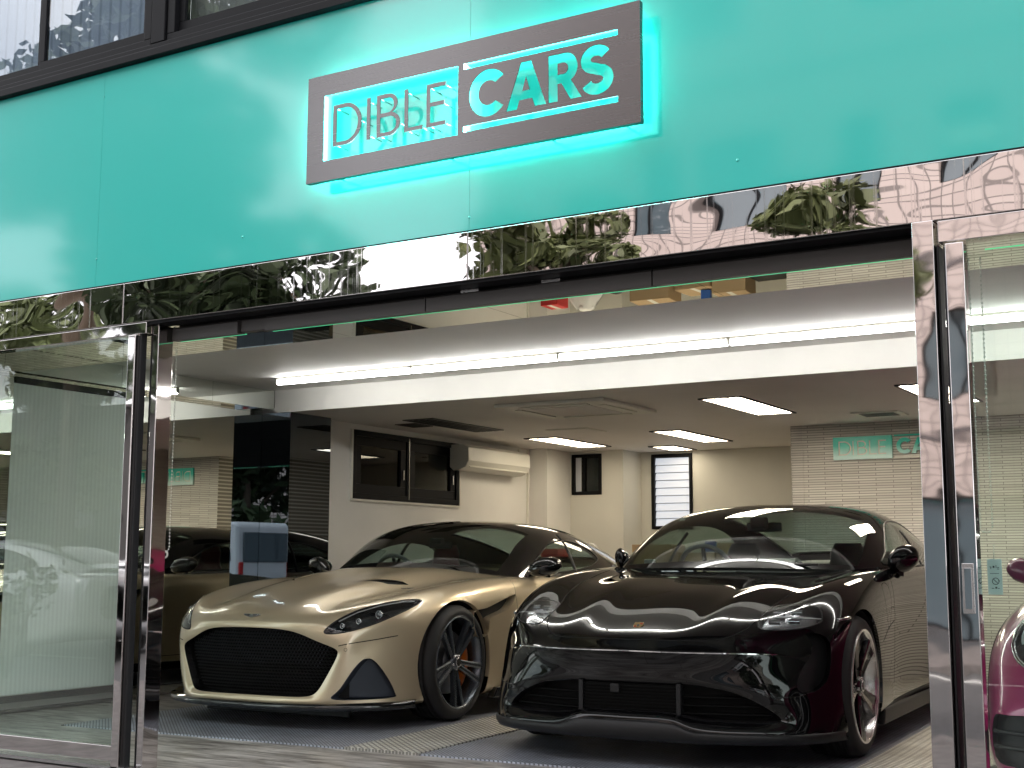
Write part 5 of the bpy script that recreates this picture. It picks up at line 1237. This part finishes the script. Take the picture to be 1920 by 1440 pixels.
# ---------------------------------------------------------------- the magenta car behind the right door
def magenta_car():
    car = thing('sports_car', 'magenta sports car with round headlamps behind the right glass door', 'car', (-.22, 1.40, 0), rad(0))
    R_ = [
     [(0,-.84,.24),(.2,-.84,.24),(.4,-.82,.24),(.5,-.80,.25),(.52,-.80,.30),(.5,-.80,.34),(.46,-.81,.36),(.4,-.82,.365),(.3,-.83,.37),(.2,-.84,.37),(.1,-.84,.37),(0,-.84,.37)],
     [(0,-.86,.19),(.3,-.855,.19),(.5,-.82,.19),(.72,-.74,.21),(.80,-.69,.30),(.79,-.69,.38),(.74,-.72,.42),(.6,-.77,.44),(.45,-.81,.45),(.3,-.84,.45),(.15,-.855,.45),(0,-.86,.45)],
     [(0,-.84,.15),(.3,-.835,.15),(.55,-.79,.15),(.79,-.66,.17),(.865,-.57,.30),(.855,-.565,.43),(.80,-.61,.50),(.66,-.69,.52),(.48,-.75,.53),(.3,-.79,.53),(.15,-.81,.53),(0,-.82,.53)],
     [(0,-.7,.13),(.3,-.7,.13),(.6,-.66,.13),(.83,-.54,.15),(.90,-.44,.30),(.895,-.43,.48),(.855,-.47,.60),(.71,-.55,.64),(.50,-.64,.60),(.3,-.69,.58),(.15,-.72,.585),(0,-.73,.585)],
     [(0,-.45,.13),(.3,-.45,.13),(.6,-.45,.13),(.87,-.38,.15),(.92,-.30,.30),(.92,-.29,.52),(.89,-.29,.68),(.75,-.33,.755),(.54,-.42,.69),(.33,-.48,.655),(.15,-.52,.66),(0,-.53,.66)],
     zs(0,[0,.3,.6,.89,.93,.93,.91,.78,.57,.35,.15,0],[.13,.13,.13,.15,.30,.56,.73,.83,.78,.745,.75,.75]),
     zs(.5,[0,.3,.6,.88,.92,.93,.915,.82,.62,.4,.2,0],[.13,.13,.13,.15,.30,.56,.76,.87,.85,.84,.84,.84]),
     zs(1.2,[0,.3,.6,.88,.90,.92,.91,.85,.75,.5,.2,0],[.13,.13,.13,.15,.30,.56,.78,.88,.89,.88,.88,.88]),
     zs(2.4,[0,.3,.6,.9,.95,.95,.94,.86,.75,.5,.2,0],[.13,.13,.13,.15,.30,.6,.82,.92,.93,.93,.93,.93]),
     zs(3.3,[0,.3,.6,.75,.80,.82,.80,.76,.68,.5,.2,0],[.25,.25,.25,.27,.35,.6,.75,.82,.84,.85,.85,.85]),
     zs(3.5,[0,.3,.5,.55,.55,.55,.55,.55,.5,.4,.2,0],[.4,.4,.4,.42,.5,.6,.65,.68,.7,.7,.7,.7])]
    sk = Skin(R_, 6, 5, start_center=True, it=1)
    arch_cut(sk, 0, .375); arch_cut(sk, 2.45, .375)
    for s in (1, -1):
        cx, cz = .690, .690
        P = [(s * (cx + .102 * math.cos(2 * math.pi * k / 28)), cz + .102 * math.sin(2 * math.pi * k / 28)) for k in range(28)]
        VF = sk.take(sk.cut(P, (0, 2), lambda c, n: c.y < 0 and n.y < .3 and c.z > .4))
        gl = sk.make('headlight', 'lamp_glass', car, VF, .006); sk.make('housing', 'lamp_dark', gl, ([v + Vector((0, .06, -.01)) for v in VF[0]], VF[1]))
        ln = sk.line(P, (0, 2)); MB().tube(ln, .009, 8, closed=True).build('headlight_ring', 'chrome_trim', gl)
        c = sum(ln, Vector()) / len(ln) + Vector((0, .02, -.01)); MB().sphere(c, .045, 16, 10).build('projector', 'lens', gl)
        MB().tube([c + Vector((.075 * math.cos(t), -.012, .075 * math.sin(t))) for t in [k * math.pi / 12 for k in range(24)]], .006, 6, closed=True).build('running_light', 'drl', gl)
        IN = smooth_poly([(s * .60, .25), (s * .60, .41), (s * .78, .42), (s * .845, .40), (s * .84, .26), (s * .76, .235)], 3)
        VF = sk.take(sk.cut(IN, (0, 2), lambda c, n: c.y < -.2 and n.y < .3)); sk.make('side_intake', 'black_plastic', car, ([v + Vector((-s * .01, .04, 0)) for v in VF[0]], VF[1]))
        ln = sk.line(IN + [IN[0]], (0, 2)); MB().grid([[tuple(p) for p in ln], [tuple(p + Vector((-s * .01, .045, 0))) for p in ln]]).build('intake_wall', 'black_plastic', car)
        for z in (.30, .355): MB().tube([p + Vector((0, .01, 0)) for p in sk.line([(s * .62, z), (s * .84, z)], (0, 2))], .008, 6).build('intake_slat', 'black_plastic', car)
    sk.make('body', 'magenta_paint', car, sk.rest())
    arch_parts(sk, car, 0, .375, 'magenta_paint'); arch_parts(sk, car, 2.45, .375, 'magenta_paint')
    LP = smooth_poly([(0,-.875),(.3,-.865),(.55,-.82),(.78,-.70),(.89,-.50),(.915,-.40)], 4, False); fl = [(-a, b) for a, b in LP[::-1]] + LP[1:]
    MB().grid([[(a * .96, b + .08, .20) for a, b in fl], [(a, b, .185) for a, b in fl], [(a, b + .004, .13) for a, b in fl], [(a * .95, b + .2, .12) for a, b in fl]]).build('lower_lip', 'black_plastic', car)
    C_ = [[(.80,.75,.86),(.76,.70,.875),(.70,.64,.885),(.5,.52,.90),(.25,.46,.91),(0,.44,.915)],
          [(.82,1.1,.87),(.76,1.05,1.0),(.66,.98,1.07),(.48,.90,1.12),(.25,.86,1.15),(0,.85,1.16)],
          [(.82,1.5,.88),(.74,1.45,1.08),(.60,1.4,1.21),(.44,1.36,1.265),(.23,1.34,1.29),(0,1.33,1.298)],
          [(.80,2.1,.90),(.70,2.05,1.07),(.57,2.0,1.19),(.42,2.0,1.245),(.22,2.0,1.265),(0,2.0,1.27)],
          [(.70,2.8,.90),(.58,2.8,.97),(.48,2.8,1.02),(.36,2.8,1.05),(.2,2.8,1.06),(0,2.8,1.06)],
          [(.55,3.3,.85),(.48,3.3,.86),(.4,3.3,.87),(.3,3.3,.88),(.16,3.3,.88),(0,3.3,.88)]]
    cabin(car, C_, 'magenta_paint', SW=[(.98,.93),(1.1,1.0),(1.35,1.10),(1.7,1.16),(2.1,1.12),(2.4,1.03),(2.3,.96),(1.6,.92)], pillar=None, ws=(.2, 1.9), rear=(3.2, 4.8), div=2.1, seatm='leather_black', su=6, sv=5)
    dash(car, .80, .84, .66); seat(car, .34, 1.5, 'leather_black'); seat(car, -.34, 1.5, 'leather_black')
    for s in (1, -1):
        mirror_cap(car, s * .97, .95, .94, s, 'magenta_paint', .10, .07); MB().tube([(s * .82, .98, .90), (s * .95, .95, .90)], .014, 6).build('mirror_arm', 'black_plastic', car)
        for y in (0, 2.45): wheel(car, s * .90, y, 'plain', s, R=.345)
    return car
magenta = magenta_car()
# ================================================================ things at the back of the bay
def carton(x, y, z, a, b, h, rz, label, m='cardboard'):
    t = thing('carton', label, 'box', (x, y, z), rad(rz), 'boxes stored behind the cars')
    box('carton_body', m, -a / 2, a / 2, -b / 2, b / 2, 0, h, t, bevel=.004)
    box('packing_tape', 'cream_wall', -.025, .025, -b / 2 - .001, b / 2 + .001, h + .0003, h + .0012, t)
    return t
carton(-5.52, 7.45, 0.72, .42, .38, .44, 4, 'brown carton at the left end of the low bench behind the gold car')
carton(-5.05, 7.5, 0.72, .40, .36, .36, -5, 'brown carton in the middle of the low bench')
carton(-4.66, 7.42, 0.72, .34, .32, .45, 2, 'tall brown carton at the right end of the low bench')
carton(-4.96, 7.44, 1.09, .10, .08, .10, 12, 'small blue packet on the middle carton', 'blue_box')
carton(-6.62, 7.30, 0.72, .20, .24, .40, 0, 'red box at the left end of the low bench', 'red_box')
t = thing('bench', 'low grey bench holding cartons behind the gold car', 'bench', (-5.55, 7.4, 0))
box('bench_top', 'dark_housing', -1.25, 1.2, -.3, .3, .68, .715, t, bevel=.004)
for x in (-1.2, 1.12):
    for y in (-.27, .22): box('leg', 'black_plastic', x, x + .05, y, y + .05, 0, .679, t)
t = thing('cabinet', 'low black cabinet behind the black car', 'cabinet', (-4.22, 7.2, 0))
box('body', 'black_plastic', -.22, .22, -.3, .3, .02, 1.05, t, bevel=.006)
for k in range(3): box('drawer', 'black_frame', -.2, .2, -.312, -.301, .08 + k * .32, .37 + k * .32, t, bevel=.004)
t = thing('coat', 'white coat draped over the bench beside the red box', 'coat', (-6.28, 7.38, 0.72))
rows = []
for k in range(9):
    z = .44 * (1 - k / 8.); ww = .10 + .12 * min(1, k / 3.); rows.append([(ww * math.cos(2 * math.pi * q / 20), (.05 + .05 * min(1, k / 2.)) * math.sin(2 * math.pi * q / 20) + .02 * math.sin(5 * q), z + .01 * math.sin(3 * q)) for q in range(21)])
MB().grid(rows).sphere((0, 0, .42), (.10, .06, .045), 14, 8).build('cloth', 'white_cloth', t)
t = thing('helmet', 'black helmet shape resting on the bench beside the white coat', 'helmet', (-5.95, 7.4, .72))
MB().sphere((0, 0, .16), (.14, .17, .155), 20, 14).build('shell', 'rim_black', t); MB().sphere((0, -.045, .17), (.125, .14, .07), 18, 10).build('visor', 'lamp_dark', t)

# ================================================================ the street behind the viewer, seen in the glass and polished steel
m = mat('pink_tile', (.50, .41, .375), .55)
t = N(m, 'ShaderNodeTexCoord'); mp = N(m, 'ShaderNodeMapping'); mp.inputs['Rotation'].default_value = (rad(90), 0, 0)
br = N(m, 'ShaderNodeTexBrick'); br.offset = 0.; br.inputs['Scale'].default_value = 1.0; br.inputs['Brick Width'].default_value = .235; br.inputs['Row Height'].default_value = .165
br.inputs['Mortar Size'].default_value = .013; br.inputs['Color1'].default_value = (.56, .465, .43, 1); br.inputs['Color2'].default_value = (.50, .41, .38, 1); br.inputs['Mortar'].default_value = (.20, .165, .155, 1)
L(m, t.outputs['Object'], mp.inputs[0]); L(m, mp.outputs[0], br.inputs['Vector']); L(m, br.outputs['Color'], bsdf(m).inputs['Base Color'])
mat('dark_band', (.07, .06, .065), .6)
mat('street_glass', (.10, .13, .15), .05, 0, 1.0, .0)
mat('shop_interior', (.5, .5, .4), .6, emit=(.9, .95, .7), es=.6)
YO = -14.0
ob = thing('tiled_building', 'pink beige tiled building across the street, mirrored in the polished steel beam', 'building', (0, YO, 0))
def wall_holes(name, m_, x0, x1, z0, z1, holes, par):
    xs_ = sorted({x0, x1, *[h[0] for h in holes], *[h[1] for h in holes]}); zs_ = sorted({z0, z1, *[h[2] for h in holes], *[h[3] for h in holes]})
    g = MB()
    for a, b in zip(xs_[:-1], xs_[1:]):
        for c, d in zip(zs_[:-1], zs_[1:]):
            if any(h[0] <= a and b <= h[1] and h[2] <= c and d <= h[3] for h in holes): continue
            g.face([(b, 0, c), (a, 0, c), (a, 0, d), (b, 0, d)])
    for h in holes:
        a, b, c, d = h; y = -.22
        g.face([(a, 0, c), (a, y, c), (a, y, d), (a, 0, d)]); g.face([(b, 0, c), (b, 0, d), (b, y, d), (b, y, c)]); g.face([(a, 0, d), (a, y, d), (b, y, d), (b, 0, d)]); g.face([(a, 0, c), (b, 0, c), (b, y, c), (a, y, c)])
    return g.build(name, m_, par)
holes = [(-8.75, -8.05, 6.05, 7.5), (-7.75, -6.45, 6.15, 7.5), (-5.5, -4.9, 6.2, 7.5), (-4.05, -3.25, 6.35, 7.5), (-2.1, -.9, 6.2, 7.5), (.6, 1.9, 6.2, 7.5), (3, 4.3, 6.2, 7.5),
         (-10.6, -9.5, 3.2, 4.5), (-8.2, -7.0, 3.2, 4.5), (-4.35, -3.45, 3.25, 4.4), (-1.6, -.4, 3.2, 4.5), (1.4, 2.6, 3.2, 4.5), (-10.6, -9.5, 9.2, 10.6), (-8.2, -7.0, 9.2, 10.6), (-5.2, -4.0, 9.2, 10.6), (-2.1, -.9, 9.2, 10.6), (.6, 1.9, 9.2, 10.6),
         (-10.8, -7.0, 0, 2.4), (-5.5, -2.5, 0, 1.9), (-1.4, 3.5, 0, 2.3)]
wall_holes('wall', 'pink_tile', -11.8, 16, 0, 13, holes, ob)
g = MB(); g.face([(-11.8, 0, 0), (-11.8, -12, 0), (-11.8, -12, 13), (-11.8, 0, 13)]); g.face([(16, 0, 0), (16, -12, 0), (16, -12, 13), (16, 0, 13)]); g.face([(-11.8, 0, 13), (16, 0, 13), (16, -12, 13), (-11.8, -12, 13)]); g.build('wall', 'pink_tile', ob)
for z in (2.75, 5.2, 8.4, 11.4): box('band', 'dark_band', -11.8, 16, .002, .03, z, z + .05, ob)
for x in (-9.1, -6.1, -2.8, .0, 5.2): box('joint', 'dark_band', x, x + .03, .002, .012, 2.8, 13, ob)
for k, h in enumerate(holes):
    a, b, c, d = h; f = MB(); s = .05
    f.box(a, b, -.18, -.12, c, c + s); f.box(a, b, -.18, -.12, d - s, d); f.box(a, a + s, -.18, -.12, c + s, d - s); f.box(b - s, b, -.18, -.12, c + s, d - s); f.box((a + b) / 2 - s / 2, (a + b) / 2 + s / 2, -.18, -.12, c + s, d - s)
    w_ = f.build('window', 'black_frame', ob); box('pane', 'street_glass', a + s, b - s, -.16, -.155, c + s, d - s, w_)
box('lit_room', 'shop_interior', -4.0, -3.35, -.151, -.149, 6.9, 7.15, ob)
box('parapet', 'dark_band', -11.9, 16.1, -12, .05, 13.01, 13.2, ob)
# darker house farther along
db = thing('grey_building', 'low grey building farther along the street to the left', 'building', (-30, -17, 0))
box('wall', 'dark_housing', -7, 6.5, -8, 0, 0, 4.4, db); 
for k in range(5): f = box('window', 'street_glass', -6 + k * 2.5, -4.4 + k * 2.5, .001, .05, 1.0, 2.4, db)
box('roof', 'dark_band', -7.3, 6.8, -8, .3, 4.41, 4.6, db)

mat('bark', (.09, .065, .045), .9)
def leafmat(n, c):
    m = vary(mat(n, c, .6), 1.5, .45)
leafmat('leaves_dark', (.035, .055, .02)); leafmat('leaves_mid', (.075, .10, .03)); leafmat('leaves_olive', (.10, .115, .04))
def tree(x, y, h, z0, rx, rz, n, m_, label, seed, size=.16, ry=None):
    rg = np.random.RandomState(seed); ry = ry or rx
    t = thing('street_tree', label, 'tree', (x, y, -.05), 0, 'street trees seen mirrored in the shop front')
    tk = MB().tube([(0, 0, 0), (.05, .03, z0 * .5), (0, .0, z0), (.04, 0, (z0 + h) / 2)], [.16, .13, .11, .05], 10)
    cen = []
    for k in range(16):
        a = rg.uniform(0, 6.28); r = rg.uniform(.25, .8); zc = rg.uniform(z0, h - rz * .3); f = math.sqrt(max(.05, 1 - ((zc - (z0 + h) / 2) / ((h - z0) / 2)) ** 2))
        p = (rx * r * f * math.cos(a), ry * r * f * math.sin(a), zc); cen.append(p)
        tk.tube([(0, 0, max(z0 * .8, zc - 1.2)), (p[0] * .5, p[1] * .5, zc - .5), p], [.05, .035, .012], 6)
    tk.build('trunk', 'bark', t)
    C0 = np.array(cen)[rg.randint(0, len(cen), n)]; D = rg.normal(size=(n, 3)); D /= np.linalg.norm(D, axis=1)[:, None]
    rr = rg.uniform(.25, 1, n) ** .5; Cc = C0 + D * rr[:, None] * np.array([rx * .42, ry * .42, rz * .42])
    U = rg.normal(size=(n, 3)); U /= np.linalg.norm(U, axis=1)[:, None]; W_ = np.cross(U, rg.normal(size=(n, 3))); W_ /= np.linalg.norm(W_, axis=1)[:, None]
    s_ = size * rg.uniform(.6, 1.3, n)[:, None]
    V = np.stack([Cc - U * s_, Cc + W_ * s_ * .42, Cc + U * s_, Cc - W_ * s_ * .42], 1).reshape(-1, 3)
    me = bpy.data.meshes.new('crown'); me.from_pydata(V.tolist(), [], [(4 * k, 4 * k + 1, 4 * k + 2, 4 * k + 3) for k in range(n)]); me.materials.append(M[m_])
    o = bpy.data.objects.new('crown', me); COL.objects.link(o); o.parent = t
    return t
tree(-12.6, -8.2, 9.6, 3.4, 2.6, 2.2, 9000, 'leaves_dark', 'large dark leafy tree mirrored in the middle of the steel beam and the turquoise fascia', 3)
tree(-17.0, -9.8, 11.0, 6.5, 2.4, 1.8, 5000, 'leaves_dark', 'tall thin leaved tree mirrored in the upper floor windows', 4, .17)
tree(-25.0, -15.5, 8.0, 1.6, 2.2, 1.6, 5000, 'leaves_mid', 'bushy green tree mirrored at the left end of the steel beam', 5, .2)
tree(-7.4, -8.9, 5.9, 2.9, 1.15, .9, 3800, 'leaves_olive', 'small olive green tree mirrored in the beam above the black car', 6, .12)
tree(-4.1, -9.1, 5.5, 2.9, 1.0, .9, 3200, 'leaves_olive', 'small olive green tree mirrored near the right end of the beam', 7, .12)
tree(5.6, -10.4, 8.5, .9, 2.6, 2.4, 9000, 'leaves_dark', 'dark leafy tree mirrored above the van in the dark glass column', 8, .2)
tree(14.5, -12.5, 9.5, 1.5, 3.0, 2.4, 5000, 'leaves_dark', 'dark leafy tree farthest right along the street', 9, .22)
# shrub in the verge
def shrub(x, y, label, seed):
    rg = np.random.RandomState(seed); t = thing('shrub', label, 'shrub', (x, y, -.02)); g = MB(); lf = MB()
    for k in range(14):
        a = rg.uniform(0, 6.28); e = Vector((.28 * math.cos(a), .28 * math.sin(a), rg.uniform(.5, .9))); g.tube([(0, 0, 0), tuple(e * .5 + Vector((0, 0, .1))), tuple(e)], [.012, .008, .004], 5)
        for q in range(26):
            p = e + Vector(rg.normal(size=3) * .09); u = Vector(rg.normal(size=3)).normalized() * .045; v = u.cross(Vector(rg.normal(size=3))).normalized() * .018; lf.face([p - u, p + v, p + u, p - v])
    g.build('stems', 'bark', t); lf.build('leaves', 'leaves_mid', t)
shrub(-3.0, -5.3, 'leafy shrub at the kerb mirrored in the right steel post', 1)
shrub(-9.6, -3.0, 'leafy shrub at the kerb mirrored in the left steel post', 2)

# parked silver car (same body build as the black one) and white van across the road
def copy_tree(o, parent=None):
    c = o.copy(); COL.objects.link(c); c.parent = parent
    for ch in list(o.children): copy_tree(ch, c)
    return c
silver = copy_tree(black); silver.name = 'parked_car'
silver.location = (-15.9, -6.6, -.13); silver.rotation_euler = (0, 0, rad(-90)); silver['label'] = 'silver car parked along the street, mirrored in the left glass door'
def repaint(o, a, b):
    for sl in o.material_slots:
        if sl.material == M[a]: sl.link = 'OBJECT'; sl.material = M[b]
    for c in o.children: repaint(c, a, b)
repaint(silver, 'black_paint', 'silver_paint')
van = thing('van', 'white boxy van parked along the street, mirrored in the dark glass column', 'van', (3.75, -7.0, -.13), rad(180))
prof = [(-1.7, .35), (-1.72, .9), (-1.55, 1.12), (-1.15, 1.75), (-1.0, 1.84), (1.62, 1.84), (1.70, 1.78), (1.74, .9), (1.72, .35)]
MB().prism(prof, (-.74, .74), lambda a, b, c: (a, c, b)).build('body', 'van_paint', van, bevel=.07, seg=3)
for s in (-1, 1):
    y = s * .742
    MB().prism([(-1.22, 1.12), (-1.0, 1.62), (-.35, 1.62), (-.35, 1.12)], (y - .004, y + .004), lambda a, b, c: (a, c, b)).build('side_window', 'street_glass', van)
    MB().prism([(-.27, 1.12), (-.27, 1.62), (.55, 1.62), (.55, 1.12)], (y - .004, y + .004), lambda a, b, c: (a, c, b)).build('side_window', 'street_glass', van)
    MB().prism([(.65, 1.12), (.65, 1.62), (1.5, 1.62), (1.58, 1.12)], (y - .004, y + .004), lambda a, b, c: (a, c, b)).build('side_window', 'street_glass', van)
    for x in (-1.1, 1.1):
        wv = MB().lathe([(0, .0), (.17, .0), (.19, -.02), (.20, .01), (.27, .015), (.285, -.01), (.285, -.15), (.2, -.17)], 32).build('wheel', 'tyre', van); wv.location = (x, s * .75, .285); wv.rotation_euler = (0, 0, rad(90 * s))
        hc = MB().lathe([(0, .012), (.10, .012), (.165, .004), (.17, .0)], 24).build('wheel_trim', 'silver_paint', wv)
MB().box(1.735, 1.76, -.6, .6, 1.1, 1.65).build('rear_window', 'street_glass', van, bevel=.01)
for s in (-1, 1): MB().box(1.73, 1.765, s * .66 - .05, s * .66 + .05, .75, 1.1).build('tail_lamp', 'red_box', van, bevel=.008)
MB().box(-1.80, -1.70, -.72, .72, .32, .52).build('bumper', 'dark_housing', van, bevel=.03); MB().box(1.72, 1.80, -.72, .72, .32, .52).build('bumper', 'dark_housing', van, bevel=.03)
